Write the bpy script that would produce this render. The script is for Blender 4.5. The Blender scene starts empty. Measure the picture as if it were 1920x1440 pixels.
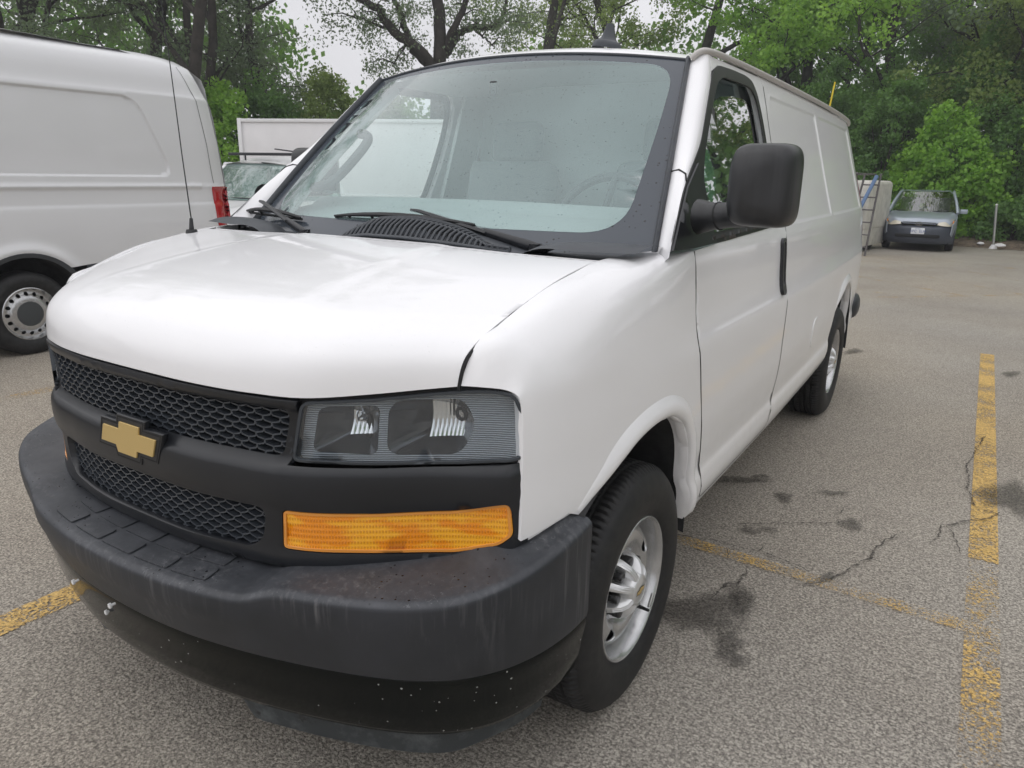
import bpy, bmesh, math, random
import numpy as np
from mathutils import Vector, Matrix
from mathutils.geometry import delaunay_2d_cdt
R = math.radians
PI = math.pi
random.seed(7)
rng = np.random.default_rng(7)
scene = bpy.context.scene
COL = scene.collection

# ------------------------------------------------------------------ camera
CP = Vector((1.666, -0.8491, 1.5626)); YAW, PITCH, ROLL, FPX = -0.5581, 0.2798, 0.0192, 1368.3
cf = Vector((math.sin(YAW)*math.cos(PITCH), math.cos(YAW)*math.cos(PITCH), -math.sin(PITCH)))
cr = Vector((math.cos(YAW), -math.sin(YAW), 0.0)); cu = cr.cross(cf)
r2 = cr*math.cos(ROLL) + cu*math.sin(ROLL); u2 = -cr*math.sin(ROLL) + cu*math.cos(ROLL)
cd_ = bpy.data.cameras.new('camera'); cam = bpy.data.objects.new('camera', cd_); COL.objects.link(cam)
cam.matrix_world = Matrix(((r2.x, u2.x, -cf.x, CP.x), (r2.y, u2.y, -cf.y, CP.y), (r2.z, u2.z, -cf.z, CP.z), (0, 0, 0, 1)))
BASIS = (cf, r2, u2)
cd_.sensor_width = 36; cd_.lens = FPX/1920*36; cd_.clip_start = .05; cd_.clip_end = 3000
cd_.dof.use_dof = True; cd_.dof.focus_distance = 2.6; cd_.dof.aperture_fstop = 14.0
scene.camera = cam
scene.render.resolution_x = 1024; scene.render.resolution_y = 768

# ------------------------------------------------------------------ sky and sun (overcast, light rain)
W = bpy.data.worlds.new('World'); scene.world = W; W.use_nodes = True
nt = W.node_tree; nt.nodes.clear()
SUN_EL, SUN_AZ = 62, 215      # azimuth of the bright patch of cloud
def wn(t, **k):
    n = nt.nodes.new(t)
    for a, b in k.items(): setattr(n, a, b)
    return n
sky = wn('ShaderNodeTexSky', sky_type='NISHITA', sun_disc=False, sun_elevation=R(SUN_EL), sun_rotation=R(SUN_AZ), air_density=1.0, dust_density=4.0, ozone_density=1.0)
hsv = wn('ShaderNodeHueSaturation'); hsv.inputs['Saturation'].default_value = .10
tc = wn('ShaderNodeTexCoord'); sep = wn('ShaderNodeSeparateXYZ')
grad = wn('ShaderNodeMapRange'); grad.inputs['From Min'].default_value = -.05; grad.inputs['From Max'].default_value = 1
grad.inputs['To Min'].default_value = 5.6; grad.inputs['To Max'].default_value = 8.5
noi = wn('ShaderNodeTexNoise'); noi.inputs['Scale'].default_value = 2.2; noi.inputs['Detail'].default_value = 5; noi.inputs['Roughness'].default_value = .5
nr = wn('ShaderNodeMapRange'); nr.inputs['From Min'].default_value = .3; nr.inputs['From Max'].default_value = .7; nr.inputs['To Min'].default_value = .84; nr.inputs['To Max'].default_value = 1.14
mul = wn('ShaderNodeMath', operation='MULTIPLY'); comb = wn('ShaderNodeMixRGB', blend_type='MULTIPLY'); comb.inputs[0].default_value = 1
comb.inputs[2].default_value = (.97, .965, 1.0, 1)
mixs = wn('ShaderNodeMixRGB'); mixs.inputs[0].default_value = .86
bg = wn('ShaderNodeBackground'); bg.inputs['Strength'].default_value = .142
out = wn('ShaderNodeOutputWorld')
L = nt.links.new
L(tc.outputs['Generated'], sep.inputs[0]); L(sep.outputs['Z'], grad.inputs['Value']); L(tc.outputs['Generated'], noi.inputs['Vector'])
L(noi.outputs['Fac'], nr.inputs['Value']); L(nr.outputs['Result'], mul.inputs[0]); L(grad.outputs['Result'], mul.inputs[1])
L(mul.outputs[0], comb.inputs[1]); L(sky.outputs['Color'], hsv.inputs['Color']); L(hsv.outputs['Color'], mixs.inputs[1]); L(comb.outputs[0], mixs.inputs[2])
L(mixs.outputs[0], bg.inputs['Color']); L(bg.outputs[0], out.inputs['Surface'])
sl = bpy.data.lights.new('sun', 'SUN'); sl.energy = .6; sl.angle = R(110); sl.color = (1, .97, .93)
so = bpy.data.objects.new('sun', sl); COL.objects.link(so)
saz = R(SUN_AZ); sd = Vector((math.sin(saz)*math.cos(R(SUN_EL)), math.cos(saz)*math.cos(R(SUN_EL)), math.sin(R(SUN_EL))))
so.rotation_euler = sd.to_track_quat('Z', 'Y').to_euler()
scene.view_settings.view_transform = 'Standard'; scene.view_settings.look = 'None'
scene.view_settings.exposure = .10; scene.view_settings.gamma = 1; scene.view_settings.use_curve_mapping = False
scene.cycles.max_bounces = 10; scene.cycles.transparent_max_bounces = 24; scene.cycles.transmission_bounces = 8; scene.cycles.glossy_bounces = 5

# ------------------------------------------------------------------ materials
class NT:
    def __init__(s, name):
        s.m = bpy.data.materials.new(name); s.m.use_nodes = True; s.t = s.m.node_tree; s.t.nodes.clear()
        s.o = s.t.nodes.new('ShaderNodeOutputMaterial'); s.tc = s.t.nodes.new('ShaderNodeTexCoord')
    def n(s, t, ins=None, **k):
        x = s.t.nodes.new(t)
        for a, b in k.items(): setattr(x, a, b)
        for a, b in (ins or {}).items():
            if isinstance(b, bpy.types.NodeSocket): s.t.links.new(b, x.inputs[a])
            else: x.inputs[a].default_value = b
        return x
    def l(s, a, b): s.t.links.new(a, b)
    def noise(s, scale, detail=3, rough=.5, vec=None, dist=0):
        return s.n('ShaderNodeTexNoise', {'Scale': scale, 'Detail': detail, 'Roughness': rough, 'Distortion': dist, 'Vector': vec or s.tc.outputs['Object']}).outputs['Fac']
    def vor(s, scale, feature='F1', out='Distance', vec=None, rnd=1):
        return s.n('ShaderNodeTexVoronoi', {'Scale': scale, 'Randomness': rnd, 'Vector': vec or s.tc.outputs['Object']}, feature=feature).outputs[out]
    def rng(s, v, a, b, c=0, d=1, smooth=False):
        return s.n('ShaderNodeMapRange', {'Value': v, 'From Min': a, 'From Max': b, 'To Min': c, 'To Max': d}, interpolation_type='SMOOTHSTEP' if smooth else 'LINEAR').outputs[0]
    def mix(s, f, a, b, blend='MIX'):
        x = s.n('ShaderNodeMixRGB', blend_type=blend)
        for i, v in ((0, f), (1, a), (2, b)):
            if isinstance(v, bpy.types.NodeSocket): s.t.links.new(v, x.inputs[i])
            elif i == 0: x.inputs[0].default_value = v
            else: x.inputs[i].default_value = tuple(v)+(1,) if len(v) == 3 else v
        return x.outputs[0]
    def math(s, op, a, b=0, c=None):
        x = s.n('ShaderNodeMath', operation=op)
        for i, v in ((0, a), (1, b), (2, c)):
            if v is None: continue
            if isinstance(v, bpy.types.NodeSocket): s.t.links.new(v, x.inputs[i])
            else: x.inputs[i].default_value = v
        return x.outputs[0]
    def bsdf(s, **k):
        return s.n('ShaderNodeBsdfPrincipled', {a.replace('_', ' '): b for a, b in k.items()})
    def bump(s, h, strength=.3, dist=.002):
        return s.n('ShaderNodeBump', {'Height': h, 'Strength': strength, 'Distance': dist}).outputs[0]
    def done(s, sh):
        s.t.links.new(sh.outputs[0] if not isinstance(sh, bpy.types.NodeSocket) else sh, s.o.inputs['Surface']); return s.m

M = {}
def simple(name, col, rough=.5, metal=0, coat=0, bscale=0, bstr=.2, bdist=.001, var=0, vscale=8, spec=.5):
    g = NT(name); c = tuple(col)+(1,)
    if var:
        d = tuple(x*(1-var) for x in col)+(1,)
        c = g.mix(g.rng(g.noise(vscale, 5, .6), .35, .65), d, c)
    b = g.bsdf(Base_Color=c, Roughness=rough, Metallic=metal, Coat_Weight=coat, Specular_IOR_Level=spec); b.inputs['Coat Roughness'].default_value = .04
    if bscale: g.l(g.bump(g.noise(bscale, 3), bstr, bdist), b.inputs['Normal'])
    M[name] = g.done(b); return M[name]

def drops(g, scale, thresh, seed=0):
    """rain beads: sparse round dots of varied size (height 0..1)"""
    v = g.n('ShaderNodeTexVoronoi', {'Scale': scale, 'Vector': g.tc.outputs['Object']}, feature='F1')
    sepc = g.n('ShaderNodeSeparateColor', {'Color': v.outputs['Color']})
    rad = g.rng(sepc.outputs[0], thresh, 1, .02, .25)
    on = g.math('GREATER_THAN', sepc.outputs[0], thresh)
    d = g.math('SUBTRACT', rad, v.outputs['Distance'])
    d = g.math('DIVIDE', g.math('MAXIMUM', d, 0), rad)
    return g.math('MULTIPLY', g.math('SQRT', d), on)

# white van paint: wet on the horizontal surfaces, faint road film low down
g = NT('white_paint')
geo = g.n('ShaderNodeNewGeometry'); nz = g.n('ShaderNodeSeparateXYZ', {0: geo.outputs['Normal']}).outputs['Z']
up = g.rng(nz, .3, .7, 0, 1, True)
dr = g.math('MULTIPLY', drops(g, 130, .35), up)
pz = g.n('ShaderNodeSeparateXYZ', {0: geo.outputs['Position']}).outputs['Z']
low = g.math('MULTIPLY', g.rng(pz, .85, .40, 0, .35), g.rng(g.noise(14, 5, .6), .3, .75))
c = g.mix(low, (.84, .84, .855), (.62, .60, .56))
c = g.mix(g.math('MULTIPLY', g.rng(g.noise(160, 2), .74, .78), .12), c, (.5, .48, .45))
b = g.bsdf(Base_Color=c, Roughness=.38, Coat_Weight=.68, Specular_IOR_Level=.3); b.inputs['Coat Roughness'].default_value = .045
n1 = g.bump(g.noise(3.2, 2), .10, .012); 
bn = g.n('ShaderNodeBump', {'Height': dr, 'Strength': .5, 'Distance': .0016, 'Normal': n1})
g.l(bn.outputs[0], b.inputs['Normal']); g.l(bn.outputs[0], b.inputs['Coat Normal'])
M['white_paint'] = g.done(b)
# older, rougher white
simple('white_body', (.78, .78, .79), .35, coat=.5, var=.04, vscale=3)
simple('white_panel', (.80, .79, .80), .5, coat=.1, var=.06, vscale=2)

# textured black plastic with beads of rain and dusty streaks
g = NT('black_plastic')
geo = g.n('ShaderNodeNewGeometry'); nz = g.n('ShaderNodeSeparateXYZ', {0: geo.outputs['Normal']}).outputs['Z']
up = g.rng(nz, .35, .75, 0, 1, True)
d1 = drops(g, 75, .42)
wet = g.math('MULTIPLY', g.math('MULTIPLY', g.rng(d1, .02, .2), up), g.rng(g.noise(2.3, 2), .34, .46))
cs = g.n('ShaderNodeMapping', {'Vector': g.tc.outputs['Object'], 'Scale': (60, 60, 3)})
streak = g.math('MULTIPLY', g.rng(g.noise(1.0, 4, .65, cs.outputs[0]), .5, .75), g.rng(g.noise(3.5, 2), .45, .65))
base = g.mix(g.rng(g.noise(5, 4, .6), .3, .7), (.016, .0185, .023), (.028, .031, .038))
base = g.mix(g.math('MULTIPLY', streak, .6), base, (.16, .16, .165))
base = g.mix(g.math('MULTIPLY', up, g.rng(g.noise(9, 5, .7), .35, .7, .05, .32)), base, (.150, .157, .175))
scf = g.math('MULTIPLY', g.rng(g.noise(55, 6, .8, None, 1.5), .58, .66), g.math('MULTIPLY', g.rng(g.noise(4.2, 2), .5, .6), up))
base = g.mix(g.math('MULTIPLY', scf, .6), base, (.26, .265, .28))
base = g.mix(g.math('MULTIPLY', wet, .92), base, (.004, .004, .005))
ro = g.mix(wet, (.5, .5, .5), (.12, .12, .12))
b = g.bsdf(Base_Color=base, Roughness=ro, Specular_IOR_Level=.5)
h = g.math('ADD', g.math('MULTIPLY', g.noise(700, 2), .18), g.math('MULTIPLY', d1, wet))
g.l(g.bump(h, .55, .0012), b.inputs['Normal'])
M['black_plastic'] = g.done(b)
simple('satin_black', (.013, .015, .019), .33, bscale=500, bstr=.12, bdist=.0004, var=.2, vscale=6)
g = NT('mirror_plastic')
cs = g.n('ShaderNodeMapping', {'Vector': g.tc.outputs['Object'], 'Scale': (30, 30, 2)})
st = g.math('MULTIPLY', g.rng(g.noise(1.0, 4, .6, cs.outputs[0]), .45, .75), .5)
b = g.bsdf(Base_Color=g.mix(st, (.017, .018, .02), (.045, .046, .05)), Roughness=.36)
g.l(g.bump(g.noise(500, 2), .2, .0005), b.inputs['Normal']); M['mirror_plastic'] = g.done(b)
# smooth glossy valance with mud specks
g = NT('gloss_black')
v = g.n('ShaderNodeTexVoronoi', {'Scale': 46, 'Vector': g.tc.outputs['Object']}, feature='F1')
sc = g.n('ShaderNodeSeparateColor', {'Color': v.outputs['Color']})
sp = g.math('MULTIPLY', g.math('LESS_THAN', v.outputs['Distance'], g.rng(sc.outputs[0], .3, 1, .03, .12)), g.math('GREATER_THAN', sc.outputs[0], .3))
sp = g.math('MULTIPLY', sp, g.rng(g.noise(3.0, 2), .36, .46))
c = g.mix(sp, (.0035, .005, .005), (.42, .42, .40))
c = g.mix(g.math('MULTIPLY', g.rng(g.noise(2.0, 4, .6), .45, .8), .12), c, (.08, .08, .06))
b = g.bsdf(Base_Color=c, Roughness=.10, Specular_IOR_Level=.20); g.l(g.bump(g.noise(6, 2), .12, .003), b.inputs['Normal']); M['gloss_black'] = g.done(b)
g = NT('air_dam_rubber')
c = g.mix(g.rng(g.noise(9, 6, .7), .45, .62), (.030, .036, .040), (.085, .095, .10))
c = g.mix(g.rng(g.noise(24, 4, .7), .62, .68), c, (.015, .015, .016))
b = g.bsdf(Base_Color=c, Roughness=.6); g.l(g.bump(g.noise(180, 3), .4, .001), b.inputs['Normal']); M['air_dam_rubber'] = g.done(b)
simple('seam_black', (.006, .006, .007), .7)
simple('rubber', (.020, .021, .023), .55, bscale=200, bstr=.2)
simple('dark_void', (.010, .011, .012), .8)
simple('liner', (.035, .035, .036), .85, bscale=40, bstr=.6, bdist=.004, var=.5, vscale=12)
simple('underbody', (.02, .02, .02), .8)
simple('grille_black', (.050, .057, .068), .22)
simple('radiator', (.012, .013, .015), .5)
simple('chrome', (.90, .91, .92), .05, 1)
simple('bowl_dark', (.085, .095, .11), .10, .7, coat=.5)
simple('steel', (.55, .55, .54), .35, .9)
simple('rail_grey', (.50, .48, .46), .45, coat=.2)
simple('dark_steel', (.15, .15, .16), .45, .8)
simple('lamp_housing', (.05, .058, .068), .3, .2)
simple('frame_black', (.007, .008, .009), .38)
simple('nut_black', (.012, .012, .013), .25)
simple('gold', (.62, .45, .18), .38, .35, bscale=900, bstr=.2, bdist=.0003)
simple('rim_silver', (.55, .555, .56), .27, .75, coat=.3, var=.15, vscale=20)
simple('hub_silver', (.66, .665, .67), .28, .6, coat=.3)
simple('grey_plastic', (.055, .062, .072), .5, bscale=300, bstr=.15, bdist=.0005, var=.2, vscale=10)
simple('interior_grey', (.62, .68, .67), .7, var=.06)
simple('interior_light', (.50, .55, .55), .8)
simple('dash_grey', (.34, .37, .37), .7, var=.06)
simple('interior_dark', (.05, .055, .058), .7)
simple('seat_fabric', (.20, .225, .23), .9, bscale=300, bstr=.3)
simple('red_lens', (.42, .008, .015), .12, coat=.8)
simple('orange_lens', (.75, .30, .05), .15, coat=.6)
simple('mint_paper', (.25, .50, .36), .7, bscale=20, bstr=.5, bdist=.005)

# tyre rubber: dusty brown-black
g = NT('tyre_rubber')
b = g.bsdf(Base_Color=g.mix(g.rng(g.noise(30, 5, .65), .4, .75), (.0065, .007, .008), (.020, .0195, .019)), Roughness=.62)
g.l(g.bump(g.noise(220, 3), .25, .001), b.inputs['Normal']); M['tyre_rubber'] = g.done(b)

def glass(name, tint, refl=1.0, sheen_film=0.0, sheen_col=(.6, .7, .7), rain=0, scale=60):
    g = NT(name)
    tr = g.n('ShaderNodeBsdfTransparent', {'Color': tuple(tint)+(1,)})
    gl = g.n('ShaderNodeBsdfGlossy', {'Roughness': .015})
    ge = g.n('ShaderNodeNewGeometry'); dt = g.n('ShaderNodeVectorMath', {0: ge.outputs['Normal'], 1: ge.outputs['Incoming']}, operation='DOT_PRODUCT')
    fr = g.math('ADD', .04, g.math('MULTIPLY', g.math('POWER', g.math('SUBTRACT', 1, g.math('ABSOLUTE', dt.outputs['Value'])), 5), .96))   # same from both sides of the thin pane
    f = g.math('MINIMUM', g.math('MULTIPLY', fr, 2.0*refl), 1)
    base = tr.outputs[0]
    if sheen_film:  # pale diffuse share stands in for sky sheen and mist on the pane
        df = g.n('ShaderNodeBsdfDiffuse', {'Color': tuple(sheen_col)+(1,)})
        fm = g.rng(g.noise(1.6, 3, .5), .3, .7, sheen_film*.75, sheen_film*1.2)
        base = g.n('ShaderNodeMixShader', {0: fm, 1: base, 2: df.outputs[0]}).outputs[0]
    if rain:
        d = drops(g, scale, .38)
        msk = g.math('MULTIPLY', g.rng(d, .05, .35), g.rng(g.noise(2.6, 2), .35, .6, .25, 1))
        dk = g.n('ShaderNodeBsdfDiffuse', {'Color': (.10, .13, .14, 1)})
        base = g.n('ShaderNodeMixShader', {0: g.math('MULTIPLY', msk, .65), 1: base, 2: dk.outputs[0]}).outputs[0]
        bn = g.bump(d, .8, .0015)
        g.l(bn, gl.inputs['Normal'])
    sh = g.n('ShaderNodeMixShader', {0: f, 1: base, 2: gl.outputs[0]})
    M[name] = g.done(sh)
glass('windshield_glass', (.87, .985, .97), .95, .20, (.60, .82, .83), 1, 84)
glass('side_glass', (.80, .92, .88), 1.8)
glass('clear_glass', (.97, 1.0, .99), .6)
glass('far_glass', (.45, .58, .55), 1.5, .30, (.40, .56, .54))
glass('lens_glass', (.88, .91, .93), 1.0, .07, (.5, .55, .6), 0)
# black ceramic border under the windshield edge
g = NT('frit'); d = drops(g, 58, .5)
b = g.bsdf(Base_Color=g.mix(g.rng(d, .05, .35), (.055, .066, .082), (.012, .014, .016)), Roughness=.16); g.l(g.bump(d, .8, .0015), b.inputs['Normal']); M['frit'] = g.done(b)
# headlight housing: fine horizontal ribs
g = NT('ribbed_housing'); wv = g.n('ShaderNodeTexWave', {'Scale': 62, 'Vector': g.tc.outputs['Object']}, bands_direction='Z')
b = g.bsdf(Base_Color=g.mix(wv.outputs['Fac'], (.12, .14, .16), (.48, .52, .56)), Roughness=.3, Metallic=.3); g.l(g.bump(wv.outputs['Fac'], .9, .002), b.inputs['Normal']); M['ribbed_housing'] = g.done(b)
g = NT('reflector')
mp = g.n('ShaderNodeMapping', {'Vector': g.tc.outputs['Object']})
wv = g.n('ShaderNodeTexWave', {'Scale': 22, 'Vector': mp.outputs[0], 'Distortion': .6}, bands_direction='X')
b = g.bsdf(Base_Color=(.80, .82, .84, 1), Roughness=.07, Metallic=1); g.l(g.bump(wv.outputs['Fac'], .16, .003), b.inputs['Normal']); M['reflector'] = g.done(b)
# amber lens with prism cells
g = NT('amber_lens')
mp = g.n('ShaderNodeMapping', {'Vector': g.tc.outputs['Object'], 'Scale': (1, .6, 1)})
w1 = g.n('ShaderNodeTexWave', {'Scale': 55, 'Vector': mp.outputs[0]}, bands_direction='X'); w2 = g.n('ShaderNodeTexWave', {'Scale': 24, 'Vector': mp.outputs[0]}, bands_direction='Z')
cell = g.math('MULTIPLY', w1.outputs['Fac'], w2.outputs['Fac'])
big = g.rng(g.noise(9, 3, .5, g.n('ShaderNodeMapping', {'Vector': g.tc.outputs['Object'], 'Scale': (1, 1, 3.5)}).outputs[0]), .44, .54)
c = g.mix(big, (.92, .30, .006), (1.0, .46, .02)); c = g.mix(g.math('MULTIPLY', cell, .45), c, (.45, .11, .003))
b = g.bsdf(Base_Color=c, Roughness=.10, Coat_Weight=.8); b.inputs['Emission Strength'].default_value = 0
g.l(g.bump(cell, .7, .002), b.inputs['Normal']); M['amber_lens'] = g.done(b)

# asphalt
g = NT('asphalt')
P = g.tc.outputs['Object']
v1 = g.n('ShaderNodeTexVoronoi', {'Scale': 135, 'Vector': P}, feature='F1')
vc = g.n('ShaderNodeSeparateColor', {'Color': v1.outputs['Color']})
stone = g.mix(vc.outputs[0], (.31, .285, .25), (.58, .54, .475))
n_p = g.noise(105, 4, .62)
pit = g.rng(n_p, .50, .43)
pit = g.math('MULTIPLY', pit, g.rng(g.noise(1.2, 3), .3, .7, .75, 1.0))
c = g.mix(g.math('MULTIPLY', pit, .66), stone, (.060, .053, .046))
c = g.mix(g.rng(v1.outputs['Distance'], .45, .8, 0, .4), c, (.07, .062, .055))
patch = g.noise(.55, 4, .55)
c = g.mix(g.rng(patch, .35, .65, 0, .7), c, g.mix(1, c, (.78, .765, .75), 'MULTIPLY'))
c = g.mix(g.math('MULTIPLY', g.rng(g.noise(2.6, 5, .7), .58, .72), .35), c, g.mix(1, c, (.72, .70, .68), 'MULTIPLY'))
warm = g.rng(g.noise(.23, 2), .4, .6)
c = g.mix(g.math('MULTIPLY', warm, .5), c, g.mix(1, c, (1.1, 1.02, .90), 'MULTIPLY'))
b = g.bsdf(Base_Color=c, Roughness=g.rng(patch, .3, .7, .62, .85), Specular_IOR_Level=.4)
h = g.math('ADD', g.math('MULTIPLY', g.rng(n_p, .35, .6), 1), g.math('MULTIPLY', v1.outputs['Distance'], -.5))
g.l(g.bump(h, .55, .004), b.inputs['Normal']); M['asphalt'] = g.done(b)

def masked(name, col, mask_fn, rough=.6):
    """paint, stain or crack sheet: colour where the wear mask says so, else nothing"""
    g = NT(name); b = g.bsdf(Base_Color=col(g) if callable(col) else tuple(col)+(1,), Roughness=rough)
    g.l(g.bump(g.noise(70, 4, .62), .5, .004), b.inputs['Normal'])
    t = g.n('ShaderNodeBsdfTransparent'); s = g.n('ShaderNodeMixShader', {0: mask_fn(g), 1: t.outputs[0], 2: b.outputs[0]})
    M[name] = g.done(s)
def ycol(g): return g.mix(g.rng(g.noise(90, 4), .4, .65), (.52, .33, .10), (.76, .51, .17))
def wear(lo, hi):
    def f(g):
        a = g.noise(105, 4, .62); bb = g.noise(3.0, 4, .6)
        return g.math('MULTIPLY', g.rng(g.math('ADD', a, g.math('MULTIPLY', bb, .6)), lo, hi), .95)
    return f
masked('yellow_paint', ycol, wear(.70, .82))
masked('yellow_worn', ycol, wear(.81, .95))
masked('yellow_faint', ycol, wear(.86, 1.02))
masked('oil', (.035, .03, .026), lambda g: g.math('MULTIPLY', g.rng(g.n('ShaderNodeAttribute', attribute_name='edge').outputs['Fac'], 0, .7, 0, .52), g.rng(g.noise(40, 4, .65), .3, .6, .45, 1)), .35)
masked('crack', (.045, .038, .033), lambda g: g.math('MULTIPLY', g.rng(g.noise(35, 3), .35, .55, .1, 1), .75), .8)
# ------------------------------------------------------------------ object helpers
def tag(o, label, cat, group=None, kind=None):
    o['label'] = label; o['category'] = cat
    if group: o['group'] = group
    if kind: o['kind'] = kind
    return o
def thing(name, label, cat, loc=(0, 0, 0), rz=0, group=None):
    o = bpy.data.objects.new(name, None); COL.objects.link(o); o.location = loc; o.rotation_euler = (0, 0, rz)
    o.empty_display_size = .2
    return tag(o, label, cat, group)
def link(name, me, mat, parent=None, label=None, world=True):
    o = bpy.data.objects.new(name, me); COL.objects.link(o)
    if mat: me.materials.append(M[mat] if isinstance(mat, str) else mat)
    if parent:
        o.parent = parent
        if world:
            root = parent
            while root.parent: root = root.parent
            if parent is root: o.matrix_parent_inverse = Matrix.Translation(-root.location)
    if label: o['label'] = label
    return o
def structure(o, label=None):
    o['kind'] = 'structure'
    if label: o['label'] = label
    return o
def mesh_from(name, V, Fc, smooth=True):
    me = bpy.data.meshes.new(name); me.from_pydata([tuple(map(float, v)) for v in V], [], [tuple(map(int, f)) for f in Fc])
    if smooth: me.polygons.foreach_set('use_smooth', [True]*len(me.polygons))
    me.update(); return me
class MB:
    """collects verts / faces of one part"""
    def __init__(s): s.V = []; s.F = []
    def add(s, V, Fc):
        b = len(s.V); s.V += [tuple(v) for v in V]; s.F += [tuple(i+b for i in f) for f in Fc]; return s
    def box(s, c, size, rot=None, taper=1):
        x, y, z = (a/2 for a in size); vs = []
        for dz in (-z, z):
            k = taper if dz > 0 else 1
            for dx, dy in ((-x, -y), (x, -y), (x, y), (-x, y)):
                v = Vector((dx*k, dy*k, dz)); v = rot @ v if rot else v; vs.append(v+Vector(c))
        return s.add(vs, [(0, 3, 2, 1), (4, 5, 6, 7), (0, 1, 5, 4), (1, 2, 6, 5), (2, 3, 7, 6), (3, 0, 4, 7)])
    def tube(s, pts, rad, n=8, cap=True, sx=1.0):
        pts = [Vector(p) for p in pts]; rads = rad if hasattr(rad, '__len__') else [rad]*len(pts)
        up = None; rings = []
        for i, p in enumerate(pts):
            t = (pts[min(i+1, len(pts)-1)]-pts[max(i-1, 0)]).normalized()
            if up is None:
                up = Vector((0, 0, 1)) if abs(t.z) < .9 else Vector((1, 0, 0))
            a = t.cross(up).normalized(); b = a.cross(t).normalized(); up = b
            rings.append([p+(a*math.cos(2*PI*k/n)*sx+b*math.sin(2*PI*k/n))*rads[i] for k in range(n)])
        V = [v for r in rings for v in r]; Fc = []
        for i in range(len(pts)-1):
            for k in range(n):
                k2 = (k+1) % n; Fc.append((i*n+k, i*n+k2, (i+1)*n+k2, (i+1)*n+k))
        if cap: Fc.append(tuple(range(n))[::-1]); Fc.append(tuple((len(pts)-1)*n+k for k in range(n)))
        # orient outward
        return s.add(V, [f[::-1] for f in Fc])
    def mesh(s, name, smooth=False, bevel=0, angle=40, seg=2):
        bm = bmesh.new()
        for v in s.V: bm.verts.new(v)
        bm.verts.ensure_lookup_table()
        for f in s.F:
            try: bm.faces.new([bm.verts[i] for i in f])
            except ValueError: pass
        bmesh.ops.recalc_face_normals(bm, faces=bm.faces)
        if bevel:
            es = [e for e in bm.edges if len(e.link_faces) == 2 and e.calc_face_angle(0) > R(30)]
            bmesh.ops.bevel(bm, geom=es, offset=bevel, segments=seg, profile=.5, affect='EDGES', clamp_overlap=True)
        me = bpy.data.meshes.new(name); bm.to_mesh(me); bm.free()
        if smooth or bevel:
            me.polygons.foreach_set('use_smooth', [True]*len(me.polygons)); me.set_sharp_from_angle(angle=R(angle))
        return me
def rbox(name, c, size, mat, parent, bevel=.01, rot=None, taper=1, label=None, world=True, seg=2):
    return link(name, MB().box(c, size, rot, taper).mesh(name, bevel=bevel, seg=seg), mat, parent, label, world)

def tang(x, Y):
    x = np.asarray(x, float); Y = np.asarray(Y, float); T = np.zeros_like(Y)
    sh = (-1,)+(1,)*(Y.ndim-1); h = np.diff(x).reshape(sh); d = np.diff(Y, axis=0)/h
    T[1:-1] = (d[:-1]*h[1:]+d[1:]*h[:-1])/(h[1:]+h[:-1])
    if len(x) > 2: T[0] = 1.5*d[0]-.5*T[1]; T[-1] = 1.5*d[-1]-.5*T[-2]
    else: T[:] = d[0]
    return T
def herm(x, Y, q, T=None):
    x = np.asarray(x, float); Y = np.asarray(Y, float); q = np.asarray(q, float); T = tang(x, Y) if T is None else T
    i = np.clip(np.searchsorted(x, q, 'right')-1, 0, len(x)-2); h = x[i+1]-x[i]; t = (q-x[i])/h
    t = np.clip(t, -.3, 1.3); sh = (-1,)+(1,)*(Y.ndim-1); t = t.reshape(sh); h = h.reshape(sh)
    return (2*t**3-3*t**2+1)*Y[i]+(t**3-2*t**2+t)*h*T[i]+(-2*t**3+3*t**2)*Y[i+1]+(t**3-t**2)*h*T[i+1]
class Grid:
    def __init__(s, us, vs, P): s.u = np.array(us, float); s.v = np.array(vs, float); s.P = np.array(P, float); s.T = tang(s.u, s.P)
    def __call__(s, a, b):
        a = np.atleast_1d(np.asarray(a, float)); b = np.atleast_1d(np.asarray(b, float))
        rows = herm(s.u, s.P, a, s.T)                      # (n, nv, 3)
        v = s.v; i = np.clip(np.searchsorted(v, b, 'right')-1, 0, len(v)-2)
        Tn = tang(v, rows.transpose(1, 0, 2)).transpose(1, 0, 2); n = np.arange(len(a))
        h = (v[i+1]-v[i])[:, None]; t = np.clip((b-v[i])/(v[i+1]-v[i]), -.3, 1.3)[:, None]
        return (2*t**3-3*t**2+1)*rows[n, i]+(t**3-2*t**2+t)*h*Tn[n, i]+(-2*t**3+3*t**2)*rows[n, i+1]+(t**3-t**2)*h*Tn[n, i+1]
def normals(fn, a, b, sgn, e=8e-4):
    du = fn(a+e, b)-fn(a-e, b); dv = fn(a, b+e)-fn(a, b-e); n = np.cross(du, dv)*sgn
    return n/(np.linalg.norm(n, axis=1, keepdims=True)+1e-12)
def inside(P, poly):
    x, y = P[:, 0], P[:, 1]; r = np.zeros(len(P), bool); px, py = poly[:, 0], poly[:, 1]; n = len(poly); j = n-1
    for i in range(n):
        c = ((py[i] > y) != (py[j] > y))
        if c.any(): r ^= c & (x < (px[j]-px[i])*(y-py[i])/(py[j]-py[i]+1e-15)+px[i])
        j = i
    return r
def resample(poly, step, closed=True):
    o = []; n = len(poly)
    for i in range(n if closed else n-1):
        a = np.array(poly[i], float); b = np.array(poly[(i+1) % n], float); k = max(1, int(math.ceil(np.linalg.norm(b-a)/step)))
        for t in range(k): o.append(a+(b-a)*t/k)
    if not closed: o.append(np.array(poly[-1], float))
    return np.array(o)
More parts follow.
